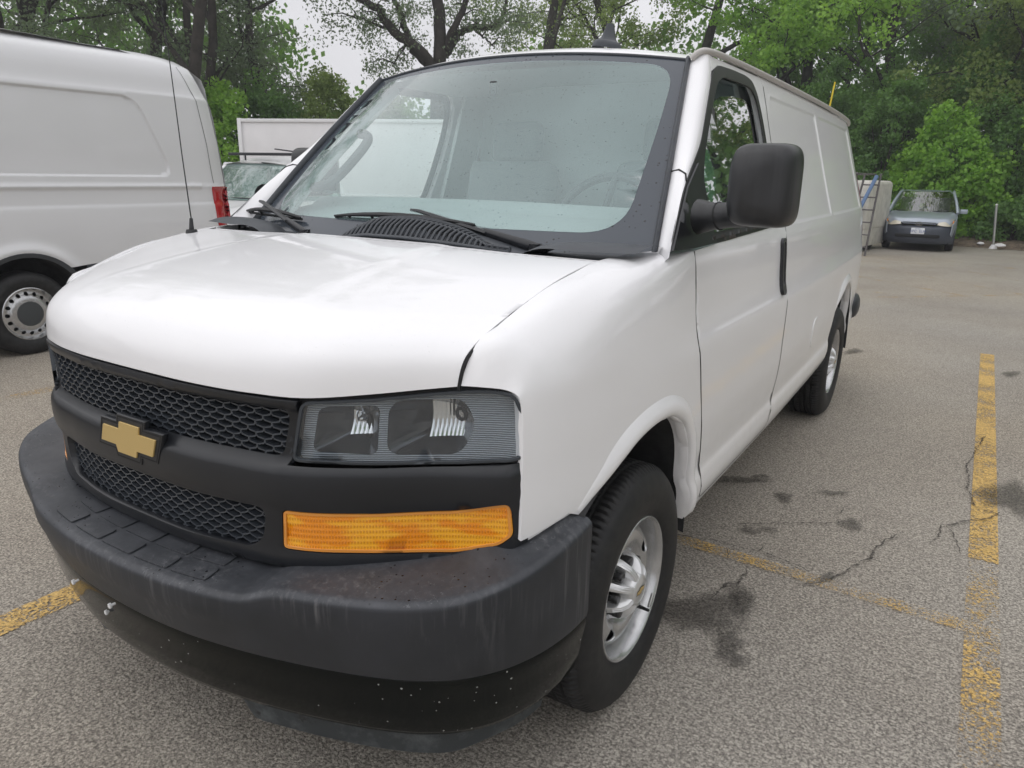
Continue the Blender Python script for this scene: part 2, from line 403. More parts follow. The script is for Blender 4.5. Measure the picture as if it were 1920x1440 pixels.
def smooth_poly(pts, step=.02, closed=True):
    """spline through points (closed), resampled"""
    P = np.array(pts, float); n = len(P); Q = np.vstack([P[-2:], P, P[:3]]) if closed else P
    d = np.r_[0, np.cumsum(np.linalg.norm(np.diff(Q, axis=0), axis=1))]
    lo, hi = (d[2], d[n+2]) if closed else (0, d[-1]); k = max(4, int((hi-lo)/step))
    return herm(d, Q, np.linspace(lo, hi, k, endpoint=not closed))
def rrect(x0, x1, y0, y1, r, n=5):
    o = []
    for cx, cy, a0 in ((x1-r, y1-r, 0), (x0+r, y1-r, 90), (x0+r, y0+r, 180), (x1-r, y0+r, 270)):
        for k in range(n+1): a = R(a0+90*k/n); o.append((cx+r*math.cos(a), cy+r*math.sin(a)))
    return o
def round_corners(poly, r, n=4):
    P = [np.array(p, float) for p in poly]; o = []; N = len(P)
    for i in range(N):
        a, b, c = P[i-1], P[i], P[(i+1) % N]; la, lc = np.linalg.norm(a-b), np.linalg.norm(c-b); q = min(r, la*.45, lc*.45)
        s, e = b+(a-b)/la*q, b+(c-b)/lc*q
        for k in range(n+1): t = k/n; o.append((1-t)**2*s+2*t*(1-t)*b+t*t*e)
    return np.array(o)
def pan(name, fn, outline, mat, parent=None, holes=(), lines=(), step=.03, bstep=.02, flange=.014, sgn=1, off=0, label=None, keepmesh=False, inward=True):
    """trimmed panel on a parametric surface: smooth skin + turned-in edges"""
    f0 = fn
    if off: fn = lambda a, b: f0(a, b)+normals(f0, a, b, sgn)*off
    loops = [resample(outline, bstep)]+[resample(h, bstep) for h in holes]; pts = []; edges = []
    for lp in loops:
        b0 = len(pts); pts += list(lp); edges += [(b0+i, b0+(i+1) % len(lp)) for i in range(len(lp))]
    nb = len(pts)
    for ln in lines:
        q = resample(ln, bstep, closed=False); b0 = len(pts); pts += list(q); edges += [(b0+i, b0+i+1) for i in range(len(q)-1)]
    B = np.array(pts); lo, hi = loops[0].min(0), loops[0].max(0)
    xs = np.arange(lo[0]+step*.37, hi[0], step); ys = np.arange(lo[1]+step*.41, hi[1], step*.9)
    G = np.array([(x+(step/2 if k % 2 else 0), y) for k, y in enumerate(ys) for x in xs]) if len(xs) and len(ys) else np.zeros((0, 2))
    if len(G):
        m = inside(G, loops[0])
        for h in loops[1:]: m &= ~inside(G, h)
        G = G[m]
        if len(G):
            keep = np.ones(len(G), bool)
            for i in range(0, len(G), 4000):
                d = ((G[i:i+4000, None, :]-B[None])**2).sum(2).min(1); keep[i:i+4000] = d > (step*.55)**2
            G = G[keep]
    allp = np.vstack([B, G]) if len(G) else B
    v2, e2, f2, *_ = delaunay_2d_cdt([Vector(p) for p in allp], edges, [], 0, 1e-7)
    A = np.array([tuple(v) for v in v2]); Fc = np.array([tuple(f) for f in f2 if len(f) == 3]); cen = A[Fc].mean(1); m = inside(cen, loops[0])
    for h in loops[1:]: m &= ~inside(cen, h)
    Fc = Fc[m]; a, b = A[:, 0], A[:, 1]; P = fn(a, b); N = normals(fn, a, b, sgn)
    tri = P[Fc]; fnm = np.cross(tri[:, 1]-tri[:, 0], tri[:, 2]-tri[:, 0]); flip = (fnm*N[Fc[:, 0]]).sum(1) < 0
    Fc[flip] = Fc[flip][:, ::-1]
    V = list(P); FF = [tuple(f) for f in Fc]; LN = [N[i] for f in FF for i in f]
    if flange:
        from collections import defaultdict
        cnt = defaultdict(int)
        for f in FF:
            for i in range(3): cnt[(f[i], f[(i+1) % 3])] += 1
        bed = [(i, j) for (i, j) in cnt if (j, i) not in cnt]; idx = {}
        def lo_(i, k):
            if (i, k) not in idx:
                idx[(i, k)] = len(V); V.append(P[i]-N[i]*(flange*k))
            return idx[(i, k)]
        for i, j in bed:
            q = (j, i, lo_(i, 1), lo_(j, 1)); e = P[j]-P[i]; fn_ = np.cross(e, N[i]); fn_ = fn_/(np.linalg.norm(fn_)+1e-12)
            # outward side of a CCW boundary edge
            FF.append(q); LN += [fn_*.8+N[j]*.6, fn_*.8+N[i]*.6, fn_, fn_]
    me = mesh_from(name, V, FF)
    me.normals_split_custom_set([tuple(n) for n in LN])
    if keepmesh: return me
    return link(name, me, mat, parent, label)
def gridmesh(name, fn, u, v, sgn=1, cn=True):
    U, Vv = np.meshgrid(u, v, indexing='ij'); a, b = U.ravel(), Vv.ravel(); P = fn(a, b); n, m = len(u), len(v)
    Fc = [(i*m+j, (i+1)*m+j, (i+1)*m+j+1, i*m+j+1) for i in range(n-1) for j in range(m-1)]
    if sgn < 0: Fc = [f[::-1] for f in Fc]
    return mesh_from(name, P, Fc)
def lathe(prof, n=48, c=(0, 0, 0), sx=1, caps=False):
    """profile (r, a) about the X axis through c, a along +X * sx"""
    V = []; Fc = []; k = len(prof)
    for i in range(n):
        t = 2*PI*i/n
        for r, a in prof: V.append((c[0]+a*sx, c[1]+r*math.cos(t), c[2]+r*math.sin(t)))
    for i in range(n):
        for j in range(k-1):
            i2 = (i+1) % n; Fc.append((i*k+j, i2*k+j, i2*k+j+1, i*k+j+1))
    return V, Fc
# ================================================================== THE WHITE CARGO VAN
VAN = thing('cargo_van', 'white cargo van in the foreground with black grille, gold emblem and black bumper', 'van', (0, 2.75, 0))
FX = [-.2, 0, .3, .52, .63, .76, .85, .905, .93, 1.0]; FY = [.096, .088, .105, .163, .235, .33, .385, .42, .47, .60]
Fx = lambda x: herm(FX, FY, np.abs(x))
BZ = [.30, .40, .44, .50, .54, .575, .60, .70, .8, 1.0, 1.06, 1.10, 1.15, 1.26, 1.34, 1.357, 1.5, 1.7, 1.9, 1.97, 2.02]
BX = [.90, .945, .962, .988, .994, .993, .986, .994, 1.0, 1.0, .998, .988, .979, .970, .960, .955, .91, .85, .79, .765, .735]
PY = [.41, .45, .52, .62, .8, 1.0, 1.15, 1.31, 2.3, 3.5, 4.5, 5.0, 5.4, 5.5]; PX = [-.09, -.075, -.057, -.040, -.023, -.012, -.007, -.003, 0, -.010, -.033, -.052, -.080, -.095]
def pchipT(x, y):
    x = np.array(x, float); y = np.array(y, float); h = np.diff(x); d = np.diff(y)/h; T = np.zeros_like(y)
    for i in range(1, len(x)-1):
        if d[i-1]*d[i] > 0: w1, w2 = 2*h[i]+h[i-1], h[i]+2*h[i-1]; T[i] = (w1+w2)/(w1/d[i-1]+w2/d[i])
    T[0], T[-1] = d[0], d[-1]; return T
BT = pchipT(BZ, BX); PT = pchipT(PY, PX)
def side_x(y, z): return herm(BZ, BX, z, BT)+herm(PY, PX, y, PT)
def arch_pts(yc, w=1.0):
    return [(yc-.395, .775), (yc-.345, .80), (yc-.266, .832), (yc-.154, .882), (yc-.02, .905), (yc+.11, .895), (yc+.21, .845), (yc+.285, .745), (yc+.33, .62), (yc+.37, .50), (yc+.385, .445)]
def sside(s):
    """side skin for side s: +1 driver's side, -1 far side; flare lips follow the arches"""
    def fn(a, b):
        x = side_x(a, b)
        return np.stack([s*x, a, b], 1)
    return fn
# fender patch: lower rows lie on the side skin, upper rows roll over to the bonnet seam
TOP = {.41: [(.905, .409, 1.09), (.897, .405, 1.112), (.872, .393, 1.123), (.83, .367, 1.126), (.787, .345, 1.127)],
 .45: [(.918, .448, 1.11), (.906, .44, 1.142), (.882, .425, 1.171), (.84, .40, 1.20), (.796, .383, 1.204)],
 .52: [(.937, .52, 1.12), (.922, .515, 1.162), (.895, .50, 1.200), (.85, .485, 1.234), (.80, .475, 1.243)],
 .62: [(.955, .62, 1.13), (.940, .62, 1.193), (.910, .62, 1.242), (.865, .62, 1.28), (.806, .617, 1.289)],
 .80: [(.970, .8, 1.14), (.958, .8, 1.22), (.935, .8, 1.275), (.88, .81, 1.315), (.811, .818, 1.329)],
 1.0: [(.979, 1.0, 1.14), (.967, 1.0, 1.24), (.945, 1.0, 1.31), (.89, .98, 1.34), (.816, .965, 1.347)],
 1.15: [(.982, 1.15, 1.14), (.968, 1.15, 1.25), (.952, 1.15, 1.325), (.91, 1.15, 1.35), (.83, 1.13, 1.352)],
 1.31: [(.980, 1.31, 1.14), (.968, 1.31, 1.26), (.957, 1.31, 1.345), (.93, 1.31, 1.357), (.87, 1.28, 1.358)],
 1.56: [(.980, 1.56, 1.14), (.968, 1.56, 1.26), (.957, 1.56, 1.345), (.93, 1.56, 1.357), (.87, 1.53, 1.358)]}
SROW = [.40, .44, .50, .54, .575, .60, .70, .8, .92, 1.0, 1.06, 1.12, 1.18, 1.24, 1.30, 1.36]
gp = []
for y in sorted(TOP):
    zz = np.array(SROW[:11]); xx = side_x(np.full(11, y), zz); gp.append([(x, y, z) for x, z in zip(xx, zz)]+TOP[y])
FEND = Grid(sorted(TOP), SROW, gp)
def mir(fn, s): return fn if s > 0 else (lambda a, b: fn(a, b)*np.array([-1, 1, 1.]))
# ---- bonnet
SEAM = [(.787, .345, 1.127), (.792, .359, 1.18), (.796, .392, 1.210), (.80, .475, 1.243), (.804, .57, 1.272), (.809, .70, 1.308), (.812, .82, 1.330), (.815, .958, 1.347)]
CEN = [(.088, 1.103), (.098, 1.158), (.130, 1.203), (.22, 1.250), (.36, 1.283), (.52, 1.308), (.70, 1.330), (.925, 1.347)]
XF = [-1, -.93, -.82, -.66, -.5, -.3, -.12, .12, .3, .5, .66, .82, .93, 1]
hp = []
for (xs, ys, zs), (yc, zc) in zip(SEAM, CEN):
    row = []
    k = SEAM.index((xs, ys, zs))
    for f in XF:
        x = xs*f; w = float((Fx(np.array([abs(f)*.787]))[0]-.088)/(Fx(np.array([.787]))[0]-.088))
        w = w if k < 3 else w*(1-(k-2)/5)+(f*f)*((k-2)/5)
        if k == 0: z = float(np.interp(abs(x), [0, .3, .52, .65, .787], [1.103, 1.099, 1.098, 1.110, 1.127]))
        else: z = zc+(zs-zc)*f*f+.010*(1-f*f)*min(1, k/3)*(1 if abs(f) < .6 else .6)
        row.append((x, yc+(ys-yc)*w, z))
    hp.append(row)
HU = [0, .06, .12, .22, .36, .53, .71, .94]; HOOD = Grid(HU, [.8*f for f in XF], hp)
def hood2(a, b):
    p = HOOD(a, b); t = np.clip((.45-.10*a-np.abs(p[:, 0]))/.075, 0, 1); t = t*t*(3-2*t)*np.clip((a-.10)/.22, 0, 1)
    e = np.clip((a-.885)/.02, 0, 1); p[:, 2] += .0045*t-.004*e*e*(3-2*e); return p
pan('bonnet', hood2, [(0.003, -.7975), (.938, -.7965), (.938, .7965), (.003, .7975)], 'white_paint', VAN, step=.018, bstep=.02, sgn=-1, flange=.02)
DOOR_FRONT = [(1.305, 1.350), (1.302, 1.08), (1.335, .975), (1.383, .82), (1.425, .70), (1.465, .58), (1.50, .46)]
g_ = .0036
def blob(parent, name, fn, poly, mat, **k): return pan(name, fn, poly, mat, parent, **k)
BEDGE = [(1.12, 1.362), (1.21, 1.44), (1.345, 1.545), (1.45, 1.605), (1.567, 1.672), (1.68, 1.775), (1.78, 1.865), (1.85, 1.925)]   # front edge of the black window frame
ARF = arch_pts(1.0); YR = 4.43; ARR = arch_pts(YR)
for s in (1, -1):
    sf = sside(s); ff = mir(FEND, s)
    # front wing
    poly = [(.412, .775), (.412, 1.358), (1.10, 1.358), (1.302-g_, 1.330), (1.300-g_, 1.08)]+[(y-g_, z) for y, z in DOOR_FRONT[2:-1]]+[(1.49, .46), (1.39, .445)]+ARF[::-1][1:]+[(.56, .795)]
    f = pan('front_wing', ff, poly, 'white_paint', VAN, step=.024, bstep=.015, sgn=s, flange=.03)
    # door, with the window cut out
    top = [(1.87, 1.975), (2.53, 1.978), (2.565, 1.94), (2.53, 1.80), (2.50, 1.60), (2.487, 1.36), (2.487, 1.0), (2.475, .70), (2.44, .56), (2.40, .49), (1.50, .49)]
    frame = BEDGE+[(1.93, 1.951), (2.11, 1.957), (2.30, 1.957), (2.385, 1.945), (2.425, 1.90), (2.437, 1.78), (2.420, 1.60), (2.38, 1.42), (2.33, 1.378), (1.6, 1.362)]
    frame = np.array(frame)
    lower = [(1.307, 1.353)]+[(y+g_, z) for y, z in DOOR_FRONT[1:-1]]+[(1.497, .49)]
    dpoly = lower+top[::-1][1:]+[(1.83, 1.95)]+[tuple(p) for p in frame[7:8]]+[tuple(p) for p in frame[8:]][0:]
    dpoly = lower+top[::-1][1:]+[(1.855, 1.95)]+[tuple(p) for p in frame[7:]]
    d = pan('front_door', sf, dpoly, 'white_paint', VAN, step=.026, bstep=.018, sgn=s, flange=.03)
    opening = [(1.465, 1.395), (1.50, 1.52), (1.56, 1.618), (1.66, 1.71), (1.77, 1.805), (1.87, 1.885), (1.96, 1.915), (2.28, 1.918), (2.36, 1.905), (2.393, 1.86), (2.398, 1.76), (2.375, 1.58), (2.345, 1.44), (2.31, 1.405)]
    opening = round_corners(opening, .06, 4)
    pan('window_frame', sf, round_corners(frame, .05, 4), 'frame_black', d, holes=[opening], step=.03, bstep=.02, sgn=s, off=.003, flange=.006)
    gl_ = [(1.455, 1.38), (1.495, 1.52), (1.56, 1.625), (1.66, 1.715), (1.74, 1.775), (1.83, 1.822), (1.95, 1.853), (2.10, 1.868), (2.25, 1.872), (2.33, 1.862), (2.375, 1.83), (2.400, 1.76), (2.38, 1.58), (2.34, 1.38)]
    pan('window_glass', sf, gl_, 'side_glass' if s > 0 else 'clear_glass', d, step=.06, bstep=.03, sgn=s, off=-.018, flange=.004)
    # belt seal under the glass
    pan('window_seal', sf, [(1.46, 1.372), (2.33, 1.388), (2.34, 1.402), (1.46, 1.388)], 'rubber', d, step=.05, sgn=s, off=.010, flange=.012)
    # grab handle: tall recessed loop
    hd = pan('door_handle', sf, rrect(2.375, 2.432, 1.085, 1.325, .026), 'satin_black', d, holes=[rrect(2.388, 2.420, 1.13, 1.31, .014)], step=.02, bstep=.008, sgn=s, off=.014, flange=.014)
    pan('handle_recess', sf, rrect(2.388, 2.420, 1.13, 1.31, .014), 'dark_void', hd, step=.03, bstep=.01, sgn=s, off=.002, flange=.001)
    # body side behind the door, pressed panels
    REC = [(2.62, 3.715, 1.385, 1.90), (3.785, 5.22, 1.385, 1.90)]
    def sd(v): return np.clip(v, 0, 1)**2*(3-2*np.clip(v, 0, 1))
    def qs(a, b, s=s):
        x = side_x(a, b)
        for (y0, y1, z0, z1) in REC:
            lean = (b-1.4)*.10
            dx = np.maximum(np.maximum((y0+lean)-a, a-(y1-lean*(-.3 if y1 < 4 else 1.2))), 0); dz = np.maximum(np.maximum(z0-b, b-z1), 0)
            m = 1-sd(np.hypot(dx, dz)/.018); x = x-.0065*m
        return np.stack([s*x, a, b], 1)
    rp = [(2.492, 1.36), (2.505, 1.60), (2.535, 1.80), (2.572, 1.945), (2.54, 1.985), (5.42, 1.985), (5.42, .47)]+ARR[::-1]+[(YR-.44, .60), (YR-.50, .47), (YR-.53, .442), (1.50, .442), (1.505, .485), (2.403, .485), (2.447, .556), (2.480, .70), (2.492, 1.0)]
    ln = []
    for (y0, y1, z0, z1) in REC:
        for e in (-.004, .003, .010, .019):
            ln.append([(y0-e+.02, z0-e), (y1+e-.02, z0-e)]); ln.append([(y0+.05-e+.02, z1+e), (y1-(.50*.10)*(-.3 if y1 < 4 else 1.2)+e-.02, z1+e)])
            ln.append([(y0-e, z0+.01), (y0-e+(z1-1.4)*.10, z1-.01)]); ln.append([(y1+e, z0+.01), (y1+e-(z1-1.4)*.10*(-.3 if y1 < 4 else 1.2), z1-.01)])
    q = pan('side_panel', qs, rp, 'white_paint', VAN, step=.030 if s > 0 else .06, bstep=.02, sgn=s, lines=ln, flange=.03)
    if s > 0:
        pan('fuel_door', sf, rrect(3.24, 3.40, .69, .85, .06), 'white_paint', q, step=.05, bstep=.012, sgn=s, off=.0035, flange=.0035)
        mk = MB(); c0 = side_x(np.array([2.55]), np.array([1.1]))[0]
    # wheel-arch lips
    for yc, nm in ((1.0, 'wheel_arch_lip'), (YR, 'wheel_arch_lip')):
        ap = smooth_poly(arch_pts(yc), .025, closed=False)
        cen = np.array([yc, .45]); V = []; Fc = []; prof = [(0.000, -.045), (.000, .006), (.008, .014), (.022, .018), (.040, .014), (.056, .004), (.068, -.004)]
        for i, p in enumerate(ap):
            t = ap[min(i+1, len(ap)-1)]-ap[max(i-1, 0)]; nrm = np.array([-t[1], t[0]]); nrm /= np.linalg.norm(nrm)
            if nrm @ (p-cen) < 0: nrm = -nrm
            k = min(1, i/9, (len(ap)-1-i)/2+.5)
            for r, o in prof:
                r = r*min(1, .35+i/10); q2 = p+nrm*r; x = side_x(np.array([q2[0]]), np.array([q2[1]]))[0]+(o*k if o > 0 else o); V.append((s*x, q2[0], q2[1]))
        m = len(prof)
        for i in range(len(ap)-1):
            for j in range(m-1): Fc.append((i*m+j, (i+1)*m+j, (i+1)*m+j+1, i*m+j+1))
        if s < 0: Fc = [f[::-1] for f in Fc]
        link(nm, mesh_from(nm, V, Fc), 'white_paint', VAN)
        # inner liner: a tunnel over the wheel
        V = []; Fc = []; ap2 = np.vstack([ap[:1]+[[-.03, -.28]], ap, ap[-1:]+[[.0, -.05]]]); xs_ = [.972, .80, .62, .50]
        for i, p in enumerate(ap2):
            for j, x in enumerate(xs_): V.append((s*x, p[0]+(p[0]-yc)*.05*(j > 0), p[1]+.03*(j > 0)))
        for i in range(len(ap2)-1):
            for j in range(3): Fc.append((i*4+j, i*4+j+1, (i+1)*4+j+1, (i+1)*4+j))
        V.append((s*.50, yc, .35)); 
        for i in range(len(ap2)-1): Fc.append((i*4+3, len(V)-1, (i+1)*4+3))
        link('wheel_well_liner', mesh_from('wheel_well_liner', V, Fc), 'liner', VAN)
# ---- A pillars, between windscreen edge and window frame
def ws_edge(t):     # t 0 bottom .. 1 top
    return np.stack([herm([0, .5, 1], [.885, .803, .711], t), herm([0, .5, 1], [1.165, 1.475, 1.809], t), herm([0, .5, 1], [1.318, 1.640, 1.953], t)], -1)
bed = np.array(BEDGE+[(1.88, 1.975)]); bd = np.r_[0, np.cumsum(np.linalg.norm(np.diff(bed, axis=0), axis=1))]
PIL = []
tt = np.linspace(0, 1, 9)
for t in tt:
    e = ws_edge(np.array([t]))[0]; y, z = herm(bd, bed, np.array([t*bd[-1]]))[0]; b3 = np.array([side_x(np.array([y]), np.array([z]))[0], y, z])
    kb = min(1, .35+t*1.6); mid = e*.45+b3*.55+np.array([.016, -.016, .012])*kb; q1 = e*.8+b3*.2+np.array([.004, -.010, .007])
    PIL.append([e, q1, mid, b3])
PILG = Grid(tt, [0, .2, .55, 1], PIL)
for s in (1, -1):
    link('windscreen_pillar', gridmesh('windscreen_pillar', mir(PILG, s), np.linspace(-.02, 1, 40), np.linspace(.0, 1, 10), s), 'white_paint', VAN)
    V = []; 
    mb = MB(); pts = [PILG(np.array([t]), np.array([v]))[0]*np.array([s, 1, 1])+np.array([s*.0015, -.0015, .001]) for t, v in ((.40, .05), (.385, .35), (.35, .7), (.31, 1.0))]
    mb.tube(pts, .0028, 6); link('pillar_seam', mb.mesh('pillar_seam', True), 'seam_black', VAN)
# ---- windscreen
WB_ = [(-.885, 1.165, 1.318), (-.72, 1.105, 1.310), (-.4, 1.045, 1.302), (0, 1.02, 1.300), (.4, 1.045, 1.302), (.72, 1.105, 1.310), (.885, 1.165, 1.318)]
wsg = []; TS = [0, .25, .5, .75, 1]
for t in TS:
    row = []; e = ws_edge(np.array([t]))[0]
    for x, y, z in WB_:
        f = x/.885; xt, yt, zt = f*.711, 1.735+.074*f*f, 2.0-.047*f*f
        lx, ly, lz = x+(xt-x)*t, y+(yt-y)*t, z+(zt-z)*t; k = 4*t*(1-t)
        dx = e[0]-(.885+(.711-.885)*t); dy = e[1]-(1.165+(1.809-1.165)*t); dz = e[2]-(1.318+(1.953-1.318)*t)
        row.append((lx+dx*f, ly+dy*f*f-.014*k*(1-f*f), lz+dz*f*f+.014*k*(1-f*f)))
    wsg.append(row)
WSG = Grid([t*.9 for t in TS], [x for x, _, _ in WB_], wsg)
wso = [(.0, -.885), (.9, -.885), (.9, .885), (.0, .885)]
wsi = round_corners([(.115, -.80), (.865, -.83), (.865, .83), (.60, .82), (.115, .78)], .13, 8)
w_ = pan('windscreen_border', WSG, wso, 'frit', VAN, holes=[wsi], step=.05, bstep=.03, sgn=-1, flange=.004)
wg = pan('windscreen', WSG, wsi, 'windshield_glass', VAN, step=.05, bstep=.03, sgn=-1, flange=.002, off=.001)
w_.parent = wg; w_.matrix_parent_inverse = Matrix.Translation(Vector((0, 0, 0)))
wg_ = wg
for s in (1, -1):     # rubber mouldings up the sides
    mb = MB(); mb.tube([ws_edge(np.array([t]))[0]*np.array([s, 1, 1])+np.array([-s*.004, -.004, .004]) for t in np.linspace(-.02, 1.0, 20)], .017, 8, sx=.55)
    link('windscreen_moulding', mb.mesh('windscreen_moulding', True, angle=70), 'grey_plastic', VAN)
mb = MB(); mb.tube([WSG(np.array([.9]), np.array([v]))[0]+np.array([0, .003, .004]) for v in np.linspace(-.885, .885, 30)], .0055, 8)
link('windscreen_moulding', mb.mesh('windscreen_moulding', True, angle=70), 'grey_plastic', VAN)
mb = MB().box((.02, 1.615, 1.875), (.035, .012, .05)); link('mirror_mount', mb.mesh('mirror_mount', bevel=.008), 'interior_dark', VAN)
# ---- roof
rf = []; RU = [0, .03, .10, .30, .7, 1.5, 2.8, 3.5, 3.72]; RF_ = [-1, -.93, -.75, -.4, 0, .4, .75, .93, 1]
for u in RU:
    row = []
    for f in RF_:
        y0 = 1.737+.074*f*f; y = y0+u*(5.50-y0)/3.72
        crown = float(np.interp(u, [0, .03, .1, .3, .7, 1.5, 3.5, 3.72], [2.0, 2.014, 2.034, 2.052, 2.066, 2.075, 2.065, 2.045])); edge = float(np.interp(u, [0, .1, .3, .7, 3.5, 3.72], [1.953, 1.972, 1.985, 1.992, 1.992, 1.965]))
        xe = float(np.interp(u, [0, .1, .3, 2.5, 3.72], [.711, .735, .752, .742, .665])); k = abs(f)**2.4
        row.append((xe*f, y, crown+(edge-crown)*k))
    rf.append(row)
ROOF = Grid(RU, [.75*f for f in RF_], rf)
link('roof', gridmesh('roof', ROOF, np.r_[np.linspace(0, .3, 14), np.linspace(.35, 3.72, 40)], np.linspace(-.75, .75, 41), -1), 'white_paint', VAN)
for s in (1, -1):
    mb = MB(); P_ = ([(.722, 1.80, 1.958), (.742, 1.812, 1.980)] if s > 0 else [(.740, 1.92, 1.955), (.750, 1.95, 1.99)])+[(.760, 1.87 if s > 0 else 2.0, 1.988), (.764, 2.1, 1.993), (.764, 2.7, 1.995), (.757, 3.6, 1.995), (.740, 4.5, 1.993), (.714, 5.2, 1.985), (.69, 5.45, 1.968)]
    P_ = herm(np.arange(len(P_)), np.array(P_), np.linspace(0, len(P_)-1, 60)); mb.tube([p*np.array([s, 1, 1]) for p in P_], .011, 8, sx=1.15)
    link('drip_rail', mb.mesh('drip_rail', True, angle=80), 'rail_grey', VAN)
# ---- rear end
re_ = []
for z in (.46, .8, 1.1, 1.36, 1.7, 1.95):
    x = float(side_x(np.array([5.42]), np.array([z]))[0]); lean = .02*(z-1)
    re_.append([(x, 5.42, z), (x-.022, 5.49-lean, z), (x-.09, 5.545-lean, z), (x*.5, 5.57-lean, z), (0, 5.575-lean, z), (-x*.5, 5.57-lean, z), (-x+.09, 5.545-lean, z), (-x+.022, 5.49-lean, z), (-x, 5.42, z)])
REG = Grid([.46, .8, 1.1, 1.36, 1.7, 1.95], [-.95, -.9, -.8, -.45, 0, .45, .8, .9, .95], re_)
link('rear_doors', gridmesh('rear_doors', REG, np.linspace(.46, 1.97, 20), np.linspace(-.95, .95, 41), 1), 'white_paint', VAN)
for s in (1, -1):
    tl = pan('tail_lamp', (lambda a, b, s=s: REG(a, b)), [(1.20, s*.94), (1.72, s*.94), (1.72, s*.83), (1.20, s*.83)], 'red_lens', VAN, step=.04, sgn=1, off=.012, flange=.012)
    V = []; mb = MB()
    mb.tube([(s*.89, 5.30, .60), (s*.905, 5.42, .60), (s*.90, 5.56, .60), (s*.80, 5.66, .60), (s*.4, 5.70, .60), (0, 5.71, .60)], [.03, .085, .10, .10, .10, .10], 12, sx=.45)
    link('rear_bumper', mb.mesh('rear_bumper', True, angle=80), 'black_plastic', VAN)
# ---- aerials
fin = Grid([0, .4, .75, 1], [0, .25, .5, .75, 1], [
  [(-.042, .080, 0), (-.046, 0, 0), (0, -.095, 0), (.046, 0, 0), (.042, .080, 0)],
  [(-.038, .076, .026), (-.040, .005, .026), (0, -.072, .026), (.040, .005, .026), (.038, .076, .026)],
  [(-.018, .076, .045), (-.022, .030, .045), (0, -.022, .045), (.022, .030, .045), (.018, .076, .045)],
  [(-.007, .074, .102), (-.009, .050, .103), (0, .020, .100), (.009, .050, .103), (.007, .074, .102)]])
me = gridmesh('roof_aerial', lambda a, b: fin(a, b)+np.array([.245, 2.085, 2.060]), np.linspace(0, 1, 14), np.linspace(0, 1, 25), 1)
link('roof_aerial', me, 'grey_plastic', VAN)
mb = MB(); mb.tube([(-.80, .845, 1.325), (-.80, .845, 1.345)], [.024, .018], 12); ab = link('aerial_base', mb.mesh('aerial_base', True), 'rubber', VAN)
mb = MB(); mb.tube([(-.80, .845, 1.345), (-.802, .849, 1.385)], [.009, .006], 8); mb.tube([(-.802, .849, 1.385), (-.822, .852, 1.60), (-.846, .856, 1.95), (-.875, .862, 2.25)], [.0026, .0023, .0019, .0015], 6)
link('whip_aerial', mb.mesh('whip_aerial', True), 'rubber', VAN)
# ---- black strips along the shut lines, standing in for the shade of the gaps
for s in (1, -1):
    for ln_, w_ in (([(1.303, 1.352)]+[(y, z) for y, z in DOOR_FRONT[1:-1]]+[(1.49, .492)], .0085), ([(2.403, .487), (2.445, .556), (2.4775, .70), (2.4895, 1.0), (2.4895, 1.36), (2.5025, 1.60), (2.5325, 1.80), (2.5685, 1.945)], .0075), ([(1.50, .4875), (2.403, .4875)], .006)):
        q = resample(ln_, .05, False); t = np.gradient(q, axis=0); t /= np.linalg.norm(t, axis=1, keepdims=True); nn = np.stack([-t[:, 1], t[:, 0]], 1)*w_/2
        pan('door_gap_shade', sside(s), [tuple(p) for p in np.vstack([q+nn, (q-nn)[::-1]])], 'seam_black', VAN, step=.2, bstep=.06, sgn=s, off=.0008 if w_ < .010 else -.0012, flange=0)
    mb = MB(); P_ = np.array(SEAM); P_[:, 0] = P_[:, 0]*s; Q_ = herm(np.arange(len(P_)), P_, np.linspace(0, len(P_)-1, 50)); mb.tube(list(Q_-np.array([0, -.001, .0050])), .0042, 6)
    link('bonnet_gap_shade', mb.mesh('bonnet_gap_shade', True), 'seam_black', VAN)
# ---- cowl
DX = [-1, -.3, -.17, -.10, -.02, .10, .25, .40, .54, .65, 1]; DZ = [0, 0, 0, .036, .062, .064, .050, .026, .004, 0, 0]; DT = pchipT(DX, DZ)
def cowl(a, b):      # a = x, b = 0 (bonnet) .. .3 (glass)
    y = herm([-1, -.5, 0, .5, 1], [1.0, .955, .935, .955, 1.0], a)+b
    zw = np.interp(b, [-.02, .0, .04, .10, .16, .3], [1.325, 1.334, 1.334, 1.336, 1.338, 1.345])
    dm = herm(DX, DZ, a, DT)*np.interp(b, [-.02, 0, .03, .07, .12, .17, .3], [.0, .15, .62, .92, 1, 1, .95]); zw = zw+dm
    return np.stack([a, y, zw], 1)
cw = pan('cowl_panel', cowl, [(-.90, -.02), (.90, -.02), (.93, .27), (-.93, .27)], 'grey_plastic', VAN, step=.022, bstep=.03, sgn=1, flange=.01)
mb = MB(); nv = 34
for i in range(nv):
    f = i/(nv-1); x = -.145+.66*f; ymax = .145*math.sin(PI*min(1, max(.12, .18+f*.95)))**.7
    c_ = .05*(1-f); pts = []
    for k in range(6):
        t = k/5; b = .012+ymax*t; p = cowl(np.array([x+c_*(t*t)]), np.array([b]))[0]; pts.append((p[0], p[1], p[2]+.010+.012*math.sin(PI*t)**.5))
    mb.tube(pts, .0052, 5)
for rr in (.0, .5, 1.0):
    pts = []
    for i in range(nv):
        f = i/(nv-1); x = -.145+.66*f; ymax = .145*math.sin(PI*min(1, max(.12, .18+f*.95)))**.7; t = rr
        p = cowl(np.array([x+.05*(1-f)*t*t]), np.array([.012+ymax*t]))[0]; pts.append((p[0], p[1], p[2]+.008+.012*math.sin(PI*t)**.5))
    mb.tube(pts, .0045 if rr == .5 else .007, 5)
